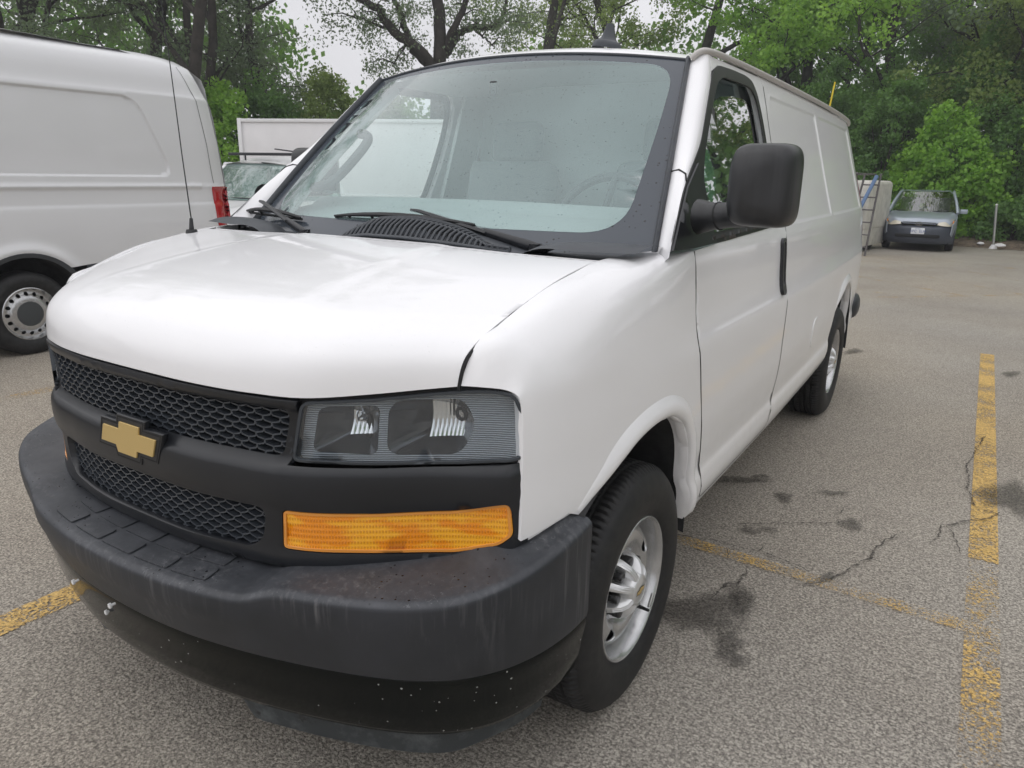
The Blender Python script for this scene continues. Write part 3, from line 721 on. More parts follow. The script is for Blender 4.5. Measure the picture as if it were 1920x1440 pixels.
vl = link('cowl_vent', mb.mesh('cowl_vent', True, angle=80), 'grey_plastic', cw); vl['kind'] = 'stuff'
V = []; vb = MB()
op = [(-.15, .008), (.52, .008), (.50, .03), (.40, .075), (.25, .135), (.10, .155), (-.02, .150), (-.10, .11), (-.15, .04)]
pan('vent_recess', cowl, op, 'dark_void', cw, step=.05, sgn=1, off=.003, flange=0)
for s in (1, -1):     # raised corner caps of the cowl
    cc = Grid([0, .12, .3, .42], [0, .12, .24], [
      [(.53, .955, 1.325), (.53, 1.01, 1.326), (.55, 1.08, 1.328)],
      [(.60, .962, 1.358), (.60, 1.02, 1.366), (.62, 1.10, 1.356)],
      [(.76, .968, 1.362), (.76, 1.04, 1.382), (.77, 1.13, 1.372)],
      [(.90, .99, 1.364), (.905, 1.07, 1.378), (.905, 1.17, 1.370)]])
    link('cowl_corner', gridmesh('cowl_corner', mir(cc, s), np.linspace(0, .42, 16), np.linspace(0, .24, 12), s), 'grey_plastic', cw)
# ---- wipers
def wiper(pivot, tip, b0, b1):
    pivot, tip, b0, b1 = map(Vector, (pivot, tip, b0, b1)); mb = MB()
    d = tip-pivot
    mb.tube([pivot-d*.06, pivot+d*.05, pivot+d*.38], [.014, .017, .013], 8, sx=.6)
    mb.tube([pivot+d*.36, pivot+d*.93+Vector((0, 0, .004)), tip+Vector((0, 0, .0))], [.009, .007, .006], 6, sx=1.2)
    mb.tube([pivot+Vector((0, 0, -.03)), pivot+Vector((0, 0, .012))], .02, 12)
    w = link('wiper', mb.mesh('wiper', True, angle=50), 'satin_black', VAN); bb = MB(); n = 9
    up = Vector((0, -.35, .35)); bl = []
    for i in range(n):
        t = i/(n-1); p = b0.lerp(b1, t); bl.append(p+up*(-.010))
    bb.tube(bl, .0055, 6)
    arc = []
    for i in range(n):
        t = i/(n-1); p = b0.lerp(b1, t); arc.append(p+up*(.008+.045*4*t*(1-t)))
    bb.tube(arc, [.004+.006*4*(i/(n-1))*(1-i/(n-1)) for i in range(n)], 6)
    for t in (.12, .3, .7, .88): p = b0.lerp(b1, t); bb.tube([p+up*(-.006), p+up*(.010+.045*4*t*(1-t))], .005, 5)
    link('wiper_blade', bb.mesh('wiper_blade', True, angle=50), 'rubber', w)
wiper((.545, 1.065, 1.352), (-.005, 1.150, 1.438), (-.345, 1.125, 1.402), (.285, 1.120, 1.402))
wiper((-.405, 1.03, 1.345), (-.800, 1.165, 1.440), (-.915, 1.190, 1.395), (-.515, 1.115, 1.388))
# ---- door mirrors
for s in (1, -1):
    sc = []
    for (y, hx, hz, cx, cz, e) in ((1.168, .035, .050, 1.148, 1.545, 2.6), (1.173, .062, .080, 1.149, 1.546, 3.2), (1.187, .077, .100, 1.150, 1.547, 3.8), (1.215, .0835, .108, 1.151, 1.546, 4.4), (1.26, .0855, .111, 1.151, 1.545, 4.8), (1.30, .0855, .111, 1.151, 1.545, 4.8), (1.315, .082, .107, 1.151, 1.545, 4.8), (1.317, .074, .098, 1.151, 1.545, 4.8)):
        ring = []
        for k in range(40):
            a = 2*PI*k/40; ca, sa = math.cos(a), math.sin(a); kx = hx*(1+.05*max(0, -sa))
            ring.append((s*(cx+kx*abs(ca)**(2/e)*math.copysign(1, ca)), y+.012*(ca if y < 1.3 else 0), cz+hz*abs(sa)**(2/e)*math.copysign(1, sa)))
        sc.append(ring)
    V = [v for r in sc for v in r]; n = 40
    if s < 0:      # the far mirror is folded back along its door
        Mf = Matrix.Translation((-1.045, 1.69, 1.555)) @ Matrix.Rotation(R(84), 4, 'Z') @ Matrix.Translation((1.155, -1.25, -1.546)); V = [tuple(Mf @ Vector(v)) for v in V]
    Fc = [(i*n+k, i*n+(k+1) % n, (i+1)*n+(k+1) % n, (i+1)*n+k) for i in range(len(sc)-1) for k in range(n)]+[tuple(range(n))[::-1]]
    if s < 0: Fc = [f[::-1] for f in Fc]
    mm = bpy.data.meshes.new('m'); mh = link('side_mirror', mesh_from('side_mirror', V, Fc), 'mirror_plastic', VAN)
    mb = MB(); mb.tube([(s*.955, 1.315, 1.452), (s*1.00, 1.34, 1.456), (s*1.01, 1.44, 1.47), (s*1.03, 1.60, 1.49)] if s < 0 else [(s*.955, 1.315, 1.452), (s*1.00, 1.30, 1.456), (s*1.05, 1.275, 1.462), (s*1.11, 1.25, 1.472)], [.052, .040, .037, .040], 14, sx=.8)
    link('mirror_arm', mb.mesh('mirror_arm', True, angle=60), 'mirror_plastic', mh)
    mb = MB(); q = [(s*1.022, 1.29, 1.458), (s*1.027, 1.288, 1.459)] if s > 0 else [(-.98, 1.325, 1.454), (-.984, 1.327, 1.455)]; mb.tube(q, .0405, 16, sx=.8); link('mirror_arm_joint', mb.mesh('mirror_arm_joint', True), 'seam_black', mh)
    mb = MB(); mb.box((1.149, 1.318, 1.545) if s > 0 else (-.968, 1.70, 1.555), (.135, .004, .18) if s > 0 else (.004, .15, .19)); link('mirror_glass', mb.mesh('mirror_glass', bevel=.001), 'chrome', mh)
    # black sail at the foot of the mirror
    fnm = sside(s)
    pan('mirror_sail', fnm, [(1.125, 1.364), (1.30, 1.360), (1.50, 1.362), (1.485, 1.45), (1.50, 1.54), (1.48, 1.605), (1.345, 1.535), (1.22, 1.44)], 'satin_black', mh, step=.03, sgn=s, off=.010, flange=.01)
# ---- front fascia (one moulded piece round both grilles, lamps and indicators)
GZ = [.60, .685, .70, .722, .75, .83, .845, .853, .90, .935, .947, .957, .968, 1.04, 1.068, 1.083, 1.095, 1.12]
GO = [.016, .008, -.004, -.006, -.002, -.003, -.005, -.013, -.018, -.014, -.002, .010, .013, .012, .006, -.004, -.003, .004]
GT = pchipT(GZ, GO)
def fas(a, b):
    k = np.clip((.912-np.abs(a))/.06, 0, 1); g = herm(GZ, GO, b, GT)
    return np.stack([a, Fx(a)+g*(.35+.65*k), b], 1)
def fplain(o=0): return lambda a, b: np.stack([a, Fx(a)+o+0*b, b], 1)
def mx(pl): return [(-x, z) for x, z in pl[::-1]]
rt = [(0, .684), (.35, .688), (.5, .694), (.68, .706), (.80, .722), (.88, .748), (.914, .765), (.917, .86), (.913, .962), (.88, .955), (.79, .948), (.64, .945), (.476, .947), (.486, 1.0), (.506, 1.094), (.40, 1.096), (.25, 1.098), (0, 1.100)]
outl = rt+mx(rt)[1:-1]
h_up = round_corners([(-.458, .962), (.458, .962), (.484, 1.074), (-.484, 1.074)], .02, 4)
h_lo = round_corners([(-.37, .733), (-.15, .724), (.15, .724), (.37, .733), (.405, .76), (.418, .838), (.2, .836), (-.2, .836), (-.418, .838), (-.405, .76)], .03, 4)
am = round_corners([(.452, .742), (.63, .738), (.78, .737), (.865, .757), (.896, .785), (.890, .868), (.78, .844), (.63, .838), (.457, .840)], .014, 4)
FA = pan('grille_surround', fas, outl, 'satin_black', VAN, holes=[h_up, h_lo, am, am*np.array([-1, 1])], step=.02, bstep=.012, sgn=1, flange=.024)
for zz, hh in ((1.018, h_up), (.78, h_lo)):
    pan('radiator_screen', fplain(.095), [tuple(p) for p in hh*1.0+np.array([0, 0])], 'radiator', FA, step=.08, bstep=.05, sgn=1, flange=0)
    mb = MB(); z0, z1 = hh[:, 1].min()-.012, hh[:, 1].max()+.012; pitch = .0212; per = .0275
    cols = np.arange(-23, 24)*pitch
    for ci, x0 in enumerate(cols):
        zs = np.arange(z0, z1, per/8); ph = 0 if ci % 2 else .5
        f = (zs/per+ph) % 1; tri = np.where(f < .5, f*4-1, 3-f*4); wv = np.clip(tri*4, -1, 1)*pitch*.45
        pl = np.stack([x0+wv, zs], 1); ins = inside(pl, hh*np.array([1.03, 1])+np.array([0, 0]))
        run = []
        for k in range(len(pl)+1):
            if k < len(pl) and abs(pl[k][0]) < (.484 if zz > .9 else .43): run.append(pl[k]); continue
            if len(run) > 2:
                r_ = np.array(run); tg = np.gradient(r_, axis=0); nn = np.stack([-tg[:, 1], tg[:, 0]], 1); nn /= np.linalg.norm(nn, axis=1, keepdims=True)
                V = []
                for p, q in zip(r_, nn):
                    y = Fx(np.array([p[0]]))[0]
                    for sgn_, yo in ((1, .013), (-1, .013), (-1, .038), (1, .038)):
                        w = .0017 if yo < .03 else .0009
                        V.append((p[0]+q[0]*w*sgn_, y+yo, p[1]+q[1]*w*sgn_))
                Fc = [(i*4+j, i*4+(j+1) % 4, i*4+4+(j+1) % 4, i*4+4+j) for i in range(len(r_)-1) for j in range(4)]
                mb.add(V, Fc)
            run = []
    o = link('grille_mesh', mb.mesh('grille_mesh', False), 'grille_black', VAN); o['kind'] = 'stuff'
# ---- emblem
def poff(P, d):
    P = np.array(P, float); n = len(P); o = []
    for i in range(n):
        a, b, c = P[i-1], P[i], P[(i+1) % n]; e1 = (b-a)/np.linalg.norm(b-a); e2 = (c-b)/np.linalg.norm(c-b)
        n1 = np.array([e1[1], -e1[0]]); n2 = np.array([e2[1], -e2[0]]); m = n1+n2; m /= np.linalg.norm(m); o.append(b+m*d/max(.4, m @ n1))
    return np.array(o)
BT_ = [(-.052, .884), (.030, .884), (.037, .903), (.105, .903), (.124, .950), (.052, .950), (.057, .970), (-.030, .970), (-.037, .949), (-.110, .949), (-.128, .903), (-.058, .903)]
BT_ = [(x*.92, .927+(z-.927)*.95) for x, z in BT_]
em = pan('emblem_base', fplain(), poff(BT_, .017), 'satin_black', VAN, step=.03, bstep=.02, sgn=1, off=.0195, flange=.016)
pan('emblem_rim', fplain(), poff(BT_, .0135), 'seam_black', em, holes=[poff(BT_, .0105)], step=.03, bstep=.02, sgn=1, off=.0199, flange=0)
pan('emblem_bowtie', fplain(), BT_, 'gold', em, step=.02, bstep=.02, sgn=1, off=.0235, flange=.0045)
# ---- headlamps and indicators
for s in (1, -1):
    S2 = np.array([s, 1]); hl = round_corners([(.486, .957), (.64, .952), (.79, .954), (.88, .962), (.911, .970), (.912, 1.06), (.893, 1.116), (.84, 1.122), (.785, 1.119), (.70, 1.108), (.64, 1.101), (.512, 1.092)], .018, 4)
    fl = fplain(.004)
    hp_ = pan('headlamp', fl, hl*S2, 'lens_glass', VAN, step=.04, bstep=.015, sgn=1, flange=.004)
    r1 = round_corners([(.514, .975), (.632, .968), (.640, 1.083), (.532, 1.077)], .018, 5); r2 = round_corners([(.648, .968), (.775, .968), (.800, 1.01), (.806, 1.05), (.785, 1.098), (.668, 1.092), (.654, 1.07)], .03, 5)
    pan('lamp_rim', fplain(-.001), hl*S2, 'lamp_housing', hp_, holes=[poff(hl, -.0055)*S2], step=.05, bstep=.015, sgn=1, flange=.01)
    pan('lamp_housing', fplain(.022), hl*S2, 'ribbed_housing', hp_, holes=[r1*S2, r2*S2], step=.04, bstep=.015, sgn=1, flange=.006)
    for rr, dep in ((r1, .060), (r2, .075)):
        c = rr.mean(0); V = []; n = len(rr); ks = np.linspace(0, 1, 9)
        for k in ks:
            sc_ = math.sqrt(max(0, 1-(k*.97)**2))*.62+.38*(1-k); p = c+(rr-c)*max(.06, sc_)
            for q in p: V.append((s*q[0], Fx(np.array([c[0]]))[0]*k+Fx(np.array([q[0]]))[0]*(1-k)+.022+dep*k, q[1]))
        Fc = [(i*n+j, i*n+(j+1) % n, (i+1)*n+(j+1) % n, (i+1)*n+j) for i in range(8) for j in range(n)]+[tuple(8*n+j for j in range(n))]
        rfl = link('reflector_bowl', mesh_from('reflector_bowl', V, Fc), 'bowl_dark', hp_)
        y0 = Fx(np.array([c[0]]))[0]+.022
        # fluted chrome insert in the upper outer part of the bowl
        x0_, x1_, z0_, z1_ = (.572, .634, 1.010, 1.078) if dep < .07 else (.712, .797, 1.004, 1.090); V = []; Fc = []; nf = 9 if dep < .07 else 12; xm, zm = (x0_*.45+x1_*.55), z0_*.35+z1_*.65; m_ = 12
        for i in range(nf):
            for e in range(4):
                xa = x0_+(x1_-x0_)*(i+e/3)/nf
                for q in range(m_):
                    zz_ = z0_+(z1_-z0_)*q/(m_-1); dx_, dz_ = (xa-xm)/(x1_-x0_)*2, (zz_-zm)/(z1_-z0_)*2
                    V.append((s*xa, float(Fx(np.array([xa]))[0])+.022+.030+.006*(1-dx_*dx_)+.0085*(1-dz_*dz_)-.0028*math.sin(PI*e/3), zz_))
            b_ = i*4*m_
            for e in range(3):
                for q in range(m_-1): Fc.append((b_+e*m_+q, b_+(e+1)*m_+q, b_+(e+1)*m_+q+1, b_+e*m_+q+1))
        link('reflector', mesh_from('reflector', V, Fc), 'chrome', rfl)
        if dep > .07:
            mb = MB(); n_ = 20; xb_, zb_ = s*.772, 1.058; yb_ = float(Fx(np.array([.772]))[0])+.040
            mb.tube([(xb_+.0125*math.cos(2*PI*k/n_), yb_, zb_+.0125*math.sin(2*PI*k/n_)) for k in range(n_+1)], .0045, 6, cap=False); link('bulb_shield', mb.mesh('bulb_shield', True), 'seam_black', rfl)
        mb = MB(); xb = c[0]+.012 if dep < .07 else .772; zb = c[1]+.02 if dep < .07 else 1.058; yb = float(Fx(np.array([xb]))[0])+.022; mb.tube([(s*xb, yb+dep*.8, zb), (s*xb, yb+.030, zb), (s*xb, yb+.018, zb)], [.006, .010, .005], 12)
        link('bulb', mb.mesh('bulb', True), 'chrome', rfl)
    pan('lamp_shadow_gap', fplain(.012), poff(hl, .006)*S2, 'seam_black', hp_, holes=[poff(hl, -.001)*S2], step=.05, bstep=.02, sgn=1, flange=.02)
    a_ = pan('indicator_lamp', fplain(.002), poff(am, -.003)*S2, 'amber_lens', VAN, step=.03, bstep=.015, sgn=1, flange=.02)
    pan('indicator_rim', fplain(-.002), poff(am, -.003)*S2, 'orange_lens', a_, holes=[poff(am, -.009)*S2], step=.03, bstep=.015, sgn=1, flange=.006)
    # filler under the wing, above the bumper
    pan('wing_filler', sside(s), [(.43, .752), (.62, .772), (.61, .80), (.43, .775)], 'white_paint', VAN, step=.04, sgn=s, off=-.012, flange=.02)
# ---- bumper
BPL = [(0, .004), (.12, .007), (.24, .018), (.35, .037), (.42, .052), (.5, .073), (.6, .104), (.7, .141), (.79, .185), (.86, .236), (.925, .315), (.965, .405), (.987, .51), (.991, .610)]
BZT = [.658, .658, .659, .660, .662, .686, .692, .695, .700, .708, .720, .734, .750, .764]
full = [(-x, y) for x, y in BPL[::-1][:-1]]+BPL; zt = BZT[::-1][:-1]+BZT; fp = np.array(full, float); us = np.r_[0, np.cumsum(np.linalg.norm(np.diff(fp, axis=0), axis=1))]; us -= us[-1]/2
tg = np.gradient(fp, us, axis=0); nrm = np.stack([tg[:, 1], -tg[:, 0]], 1); nrm /= np.linalg.norm(nrm, axis=1, keepdims=True)
BV = [0, .05, .10, .118, .13, .145, .17, .22, .272, .285]
def brow(i):
    x, y = fp[i]; n = nrm[i]; z = zt[i]; ax = abs(x)
    k = 1 if ax <= .355 else 0; kk = np.clip((.465-ax)/.075, 0, 1); kk = kk*kk*(3-2*kk); B = .030*np.clip((.99-ax)/.12, 0, 1)+.010*kk
    inner = .135+.08*kk+.03*(1-kk)
    inner = min(inner, max(.05, 1.1-ax)*.5+.02) if ax > .9 else inner
    rows = [(-inner, z+.034), (-inner*.62, z+.020), (-.034+B*.98, z+.010), (-.012+B, z+.0065), (-.003+B, z-.001), (0+B, z-.011), (B*.95, z-.050), (B*.62, .575+.5*(z-.658)), (B*.15, .513), (B*.08-.003, .503)]
    return [(x+n[0]*o, y+n[1]*o, zz) for o, zz in rows]
BUM = Grid(us, BV, [brow(i) for i in range(len(fp))])
uu = np.linspace(us[0], us[-1], 150)
bu = link('front_bumper', gridmesh('front_bumper', BUM, uu, np.r_[0, .03, .06, .09, .105, .112, .118, .124, .13, .137, .145, .157, .17, .2, .235, .265, .285], 1), 'black_plastic', VAN)
SK = Grid(us, [0, .03, .10, .16, .19, .2], [[(x+n[0]*o, y+n[1]*o, z) for o, z in ((-.010, .505), (-.004, .497), (-.012, .43+.01*(abs(x) > .8)), (-.030, .355), (-.052, .328), (-.10, .325))] for (x, y), n in zip(fp, nrm)])
sk = link('bumper_skirt', gridmesh('bumper_skirt', SK, uu, np.linspace(0, .2, 14), 1), 'gloss_black', bu)
AD = Grid(us, [0, .1], [[(x+n[0]*o, y+n[1]*o, z) for o, z in ((-.062, .345), (-.075 if abs(x) > .3 else -.13, .245+.015*(abs(x) > .9)))] for (x, y), n in zip(fp, nrm)])
link('air_dam', gridmesh('air_dam', AD, np.linspace(us[0]*.93, us[-1]*.93, 90), np.linspace(0, .1, 5), 1), 'air_dam_rubber', bu)
# bumper end caps
for s in (1, -1):
    e = -1 if s > 0 else 0; V = []; xs_ = BUM(np.full(12, us[e]), np.linspace(0, .285, 12)); ys_ = SK(np.full(8, us[e]), np.linspace(0.03, .19, 8))
    rim = np.vstack([xs_, ys_]); V = [tuple(p) for p in rim]+[(p[0]*.90, p[1]+.01, p[2]) for p in rim]; n = len(rim)
    Fc = [(i, i+1, n+i+1, n+i) for i in range(n-1)]
    link('bumper_end', mesh_from('bumper_end', V, Fc), 'black_plastic', bu)
# tread pads moulded into the bumper top: two rows of five
def btop(a, b):
    return BUM(a, b)
def pad(u0, u1, v0, v1, r=.016):
    pts = rrect(u0, u1, v0*1.0, v1, r, 4); return pts
for k in range(5):
    u0 = -.325+.132*k
    for (v0, v1, sh) in ((.0815, .1015, 0), (.0575, .0775, .0)):
        w = .125 if not (k in (0, 4)) else .115
        pan('tread_pad', btop, pad(u0+.004, u0+w, v0, v1, .006), 'black_plastic', bu, step=.02, bstep=.008, sgn=-1, off=.0045, flange=.0045)
for (x, z, yo) in ((-.165, .531, -.036), (.016, .531, -.038), (-.113, .437, .008)):
    y = float(np.interp(abs(x), [0, .12, .24], [0, .002, .014]))+(yo if z > .5 else .012)
    mb = MB(); mb.box((x, y-.003, z), (.011, .006, .010), Matrix.Rotation(.5, 3, 'Y')); mb.box((x+.003, y-.006, z+.002), (.007, .005, .012), Matrix.Rotation(-.4, 3, 'Y')); mb.tube([(x, y+.01, z), (x, y-.008, z)], .0035, 8)
    link('plate_clip', mb.mesh('plate_clip', bevel=.001), 'white_body', bu)
# ---- wheels
def wheel(s, y, name='wheel', rear=False, zc=.372, X=.962):
    dx = -.010 if rear else 0
    c = (s*(X+dx), y, zc)
    # tyre
    prof = [(.2235, -.006), (.232, .004), (.250, .011), (.275, .016), (.300, .0165), (.325, .012), (.345, .003), (.357, -.006), (.3585, -.009), (.367, -.017), (.374, -.027), (.377, -.036), (.377, -.052), (.369, -.055), (.369, -.060), (.3785, -.063), (.379, -.090), (.370, -.093), (.370, -.099), (.3795, -.102), (.3795, -.120), (.371, -.123), (.371, -.129), (.379, -.132), (.3785, -.160), (.369, -.163), (.369, -.169), (.377, -.172), (.376, -.190), (.366, -.205), (.345, -.222), (.29, -.235), (.2235, -.215)]
    n = 416; V = []; Fc = []; k = len(prof)
    for i in range(n):
        for j, (r, a) in enumerate(prof):
            rr = r
            if 9 <= j <= 12 or 27 <= j <= 29: rr -= (.009 if j > 9 else .005)*(1 if (i % 4 == 0) else 0)
            elif 15 <= j <= 26 and j not in (17, 18, 21, 22, 25, 26): rr -= .005*(1 if ((i+j//4*2) % 5 == 0) else 0)
            t = 2*PI*i/n; z = c[2]+rr*math.sin(t); V.append((c[0]+a*s, c[1]+rr*math.cos(t), max(z, .002)))
    for i in range(n):
        i2 = (i+1) % n
        for j in range(k-1): f = (i*k+j, i*k+j+1, i2*k+j+1, i2*k+j); Fc.append(f if s > 0 else f[::-1])
    w = thing_part = bpy.data.objects.new(name, None); COL.objects.link(w); w.parent = VAN; w.location = (0, 0, 0); w.matrix_parent_inverse = Matrix.Translation(-VAN.location); w.empty_display_size = .1
    me = mesh_from('tyre', V, [f[::-1] for f in Fc]); me.set_sharp_from_angle(angle=R(32)); link('tyre', me, 'tyre_rubber', w)
    V, Fc = lathe([(.1985, -.063), (.203, -.036), (.208, -.014), (.214, -.003), (.2195, .0005), (.2235, -.002), (.2245, -.008)], 96, c, s)
    V2, Fc2 = lathe([(.1985, -.063), (.195, -.12), (.205, -.21)], 64, c, s)
    mb = MB().add(V, Fc).add(V2, Fc2); rim_me = mb.mesh('rim_barrel', True, angle=50); rb = link('rim', rim_me, 'rim_silver', w)
    RP = [0, .05, .09, .104, .120, .140, .165, .185, .1995]; RA = [-.060, -.060, -.060, -.057, -.040, -.028, -.030, -.044, -.062]; RT = tang(RP, RA)
    def disc(a, b):
        r = np.hypot(a, b); return np.stack([c[0]+s*herm(RP, RA, np.minimum(r, .1995), RT), c[1]+a, c[2]+b], 1)
    hs = []
    for ang in ((32, 133, 233) if not rear else (60, 180, 300)):
        a = R(ang); q = np.array([(.021*math.cos(u)*1.0, .032*math.sin(u)) for u in np.linspace(0, 2*PI, 22, endpoint=False)]); q[:, 0] += .154
        hs.append(np.stack([q[:, 0]*math.cos(a)-q[:, 1]*math.sin(a), q[:, 0]*math.sin(a)+q[:, 1]*math.cos(a)], 1))
    circ_ = [(.1992*math.cos(2*PI*i/72), .1992*math.sin(2*PI*i/72)) for i in range(72)]
    dm = pan('rim_disc', disc, circ_, 'rim_silver', rb, holes=hs, step=.012, bstep=.02, sgn=s, flange=.006)
    V, Fc = lathe([(.001, -.115), (.195, -.118)], 24, c, s); link('brake_disc', mesh_from('brake_disc', V, Fc), 'dark_void', rb)
    # centre cap with eight fingers between the nuts
    V, Fc = lathe([(.0005, .0165), (.034, .0170), (.036, .0155), (.038, .0175), (.044, .0165), (.049, .012), (.053, .0), (.056, -.03), (.060, -.06)], 40, c, s)
    mb = MB().add(V, Fc)
    for i in range(8):
        a = 2*PI*(i+.5)/8
        def pt(r, w_, h): return (c[0]+s*h, c[1]+r*math.cos(a)-w_*math.sin(a), c[2]+r*math.sin(a)+w_*math.cos(a))
        prf = [(.044, .012, .014), (.068, .011, .007), (.086, .0105, -.006), (.099, .012, -.030), (.108, .014, -.062)]
        V = []; 
        for r, w_, h in prf: V += [pt(r, -w_*1.15, -.066), pt(r, -w_, h-.003), pt(r, -w_*.8, h), pt(r, w_*.8, h), pt(r, w_, h-.003), pt(r, w_*1.15, -.066)]
        Fc = [(q*6+j, q*6+j+1, q*6+6+j+1, q*6+6+j) for q in range(4) for j in range(5)]; mb.add(V, Fc)
        for o_ in (-.004, .0035):
            mb.tube([pt(r, o_, h+.0005) for r, _, h in prf[:4]], .0012, 4)
    cp = link('hub_cap', mb.mesh('hub_cap', True, angle=40), 'hub_silver', rb)
    q = np.array(BT_)-np.array([0, .927]); q = q*.235
    bt = (lambda a, b: np.stack([np.full(len(a), c[0]+s*.0172), c[1]+a, c[2]+b], 1))
    pan('cap_emblem', bt, [tuple(p) for p in poff(q, .0022)], 'seam_black', cp, step=.02, bstep=.02, sgn=s, off=.0004, flange=0)
    pan('cap_bowtie', bt, [tuple(p) for p in q], 'gold', cp, step=.02, bstep=.02, sgn=s, off=.0010, flange=0)
    for i in range(8):
        a = 2*PI*i/8; yy, zz = c[1]+.0830*math.cos(a), c[2]+.0830*math.sin(a); V, Fc = lathe([(.0185, -.064), (.0185, -.056), (.0150, -.054), (.0145, -.042), (.0165, -.040), (.0165, -.020), (.014, -.0165), (.001, -.0155)], 14, (c[0], yy, zz), s)
        link('lug_nut', MB().add(V, Fc).mesh('lug_nut', True, angle=40), 'nut_black', rb)
    if s > 0 and not rear:
        mb = MB(); a = R(-52); p = Vector((c[0]-s*.030, c[1]+.145*math.cos(a), c[2]+.145*math.sin(a))); mb.tube([p, p+Vector((s*.035, -.012, .006)), p+Vector((s*.052, -.02, .01))], [.007, .0055, .005], 8)
        link('valve_stem', mb.mesh('valve_stem', True), 'nut_black', rb)
        mb = MB(); a = R(-38); mb.box((c[0]-.004, c[1]+.205*math.cos(a), c[2]+.205*math.sin(a)), (.006, .012, .045), Matrix.Rotation(a, 3, 'X')); link('wheel_weight', mb.mesh('wheel_weight', bevel=.002), 'steel', rb)
    return w
for s in (1, -1):
    wheel(s, 1.0); wheel(s, YR, rear=True)
# ---- chassis and cabin
MBX = MB().box((0, 2.9, .40), (1.62, 4.4, .16)).box((0, .55, .45), (1.3, .8, .2)).box((0, 1.0, .40), (1.5, .10, .10)).box((0, YR, .38), (1.5, .12, .12)).box((0, .30, .9), (1.2, .06, .5))
link('chassis', MBX.mesh('chassis'), 'underbody', VAN)
inn = Grid([0, .25, .42, .60, .66, .70], [-1, 0, 1], [[(-.86, 1.13, 1.285), (0, .99, 1.285), (.86, 1.13, 1.285)], [(-.86, 1.36, 1.385), (0, 1.30, 1.39), (.86, 1.36, 1.385)], [(-.88, 1.50, 1.415), (0, 1.45, 1.425), (.88, 1.50, 1.415)], [(-.88, 1.62, 1.38), (0, 1.60, 1.39), (.88, 1.62, 1.38)], [(-.88, 1.65, 1.2), (0, 1.63, 1.2), (.88, 1.65, 1.2)], [(-.88, 1.60, .8), (0, 1.58, .8), (.88, 1.60, .8)]])
link('dashboard', gridmesh('dashboard', inn, np.linspace(0, .70, 30), np.linspace(-1, 1, 20), -1), 'dash_grey', VAN)
mb = MB(); mb.tube([(-.66, 1.30, 1.345), (.10, 1.27, 1.352)], .008, 6); 
rbox('bulkhead', (0, 2.66, 1.25), (1.70, .03, 1.50), 'interior_light', VAN, .02, taper=.86)
rbox('cab_floor', (0, 2.0, .58), (1.75, 1.4, .05), 'interior_dark', VAN, .01)
HL = Grid([0, 1], [-1, -.5, 0, .5, 1], [[(x*.69, 1.80-.05*(1-x*x), 1.955-.03*x*x*0-(.02 if abs(x) == 1 else 0)+.0) for x in (-1, -.5, 0, .5, 1)], [(x*.72, 2.66, 2.00-(.06 if abs(x) == 1 else 0)) for x in (-1, -.5, 0, .5, 1)]])
link('headliner', gridmesh('headliner', HL, [0, .5, 1], np.linspace(-1, 1, 12), 1), 'interior_light', VAN)
for s in (1, -1):
    x = s*.42
    se = rbox('seat', (x, 2.12, .93), (.52, .52, .16), 'seat_fabric', VAN, .05, seg=3)
    rbox('seat_back', (x, 2.42, 1.30), (.50, .14, .66), 'seat_fabric', se, .05, rot=Matrix.Rotation(-.18, 3, 'X'), seg=3)
    rbox('headrest', (x, 2.50, 1.72), (.28, .10, .20), 'seat_fabric', se, .04, rot=Matrix.Rotation(-.15, 3, 'X'), seg=3)
    # inner pillar trim and grab handle
    mb = MB(); mb.tube([ws_edge(np.array([t]))[0]*np.array([s, 1, 1])+np.array([-s*.045, .062, -.018]) for t in np.linspace(.05, .98, 12)], .026, 8, sx=.7)
    link('pillar_trim', mb.mesh('pillar_trim', True), 'interior_grey', VAN)
    if s < 0:
        mb = MB(); q = [ws_edge(np.array([t]))[0]*np.array([s, 1, 1])+np.array([-s*o, .07, -.02]) for t, o in ((.30, .07), (.34, .15), (.48, .17), (.62, .15), (.66, .07))]
        q = herm(np.arange(5), np.array(q), np.linspace(0, 4, 18)); mb.tube(list(q), .020, 8); link('grab_handle', mb.mesh('grab_handle', True), 'interior_dark', VAN)
    # door card
    def dc(a, b, s=s): return np.stack([s*(side_x(a, b)-.07), a, b], 1)
    pan('door_card', dc, [(1.52, .60), (2.5, .60), (2.5, 1.36), (1.36, 1.35), (1.36, 1.02), (1.52, .95)], 'interior_grey', VAN, step=.12, bstep=.1, sgn=s, flange=.01)
    pan('window_inner_pillar', dc, [(2.42, 1.36), (2.64, 1.36), (2.66, 1.95), (2.42, 1.95)], 'interior_light', VAN, step=.12, bstep=.1, sgn=s, flange=.02)
mb = MB(); n = 40; mb.tube([Vector((.42+.195*math.cos(2*PI*i/n), 1.78+.195*math.sin(2*PI*i/n)*.55, 1.40+.195*math.sin(2*PI*i/n)*.83)) for i in range(n+1)], .016, 8, cap=False)
for a in (90, 210, 330):
    mb.tube([Vector((.42, 1.77, 1.39)), Vector((.42+.19*math.cos(R(a)), 1.78+.19*math.sin(R(a))*.55, 1.40+.19*math.sin(R(a))*.83))], .016, 6)
mb.box((.42, 1.76, 1.325), (.16, .05, .12), Matrix.Rotation(-.6, 3, 'X')); mb.tube([(.42, 1.76, 1.32), (.42, 1.60, 1.2)], .035, 8)
link('steering_wheel', mb.mesh('steering_wheel', True, angle=40), 'interior_dark', VAN)
def tri(a, b): return np.stack([a*0+.78-.35*(b-1.45), a, b], 1)
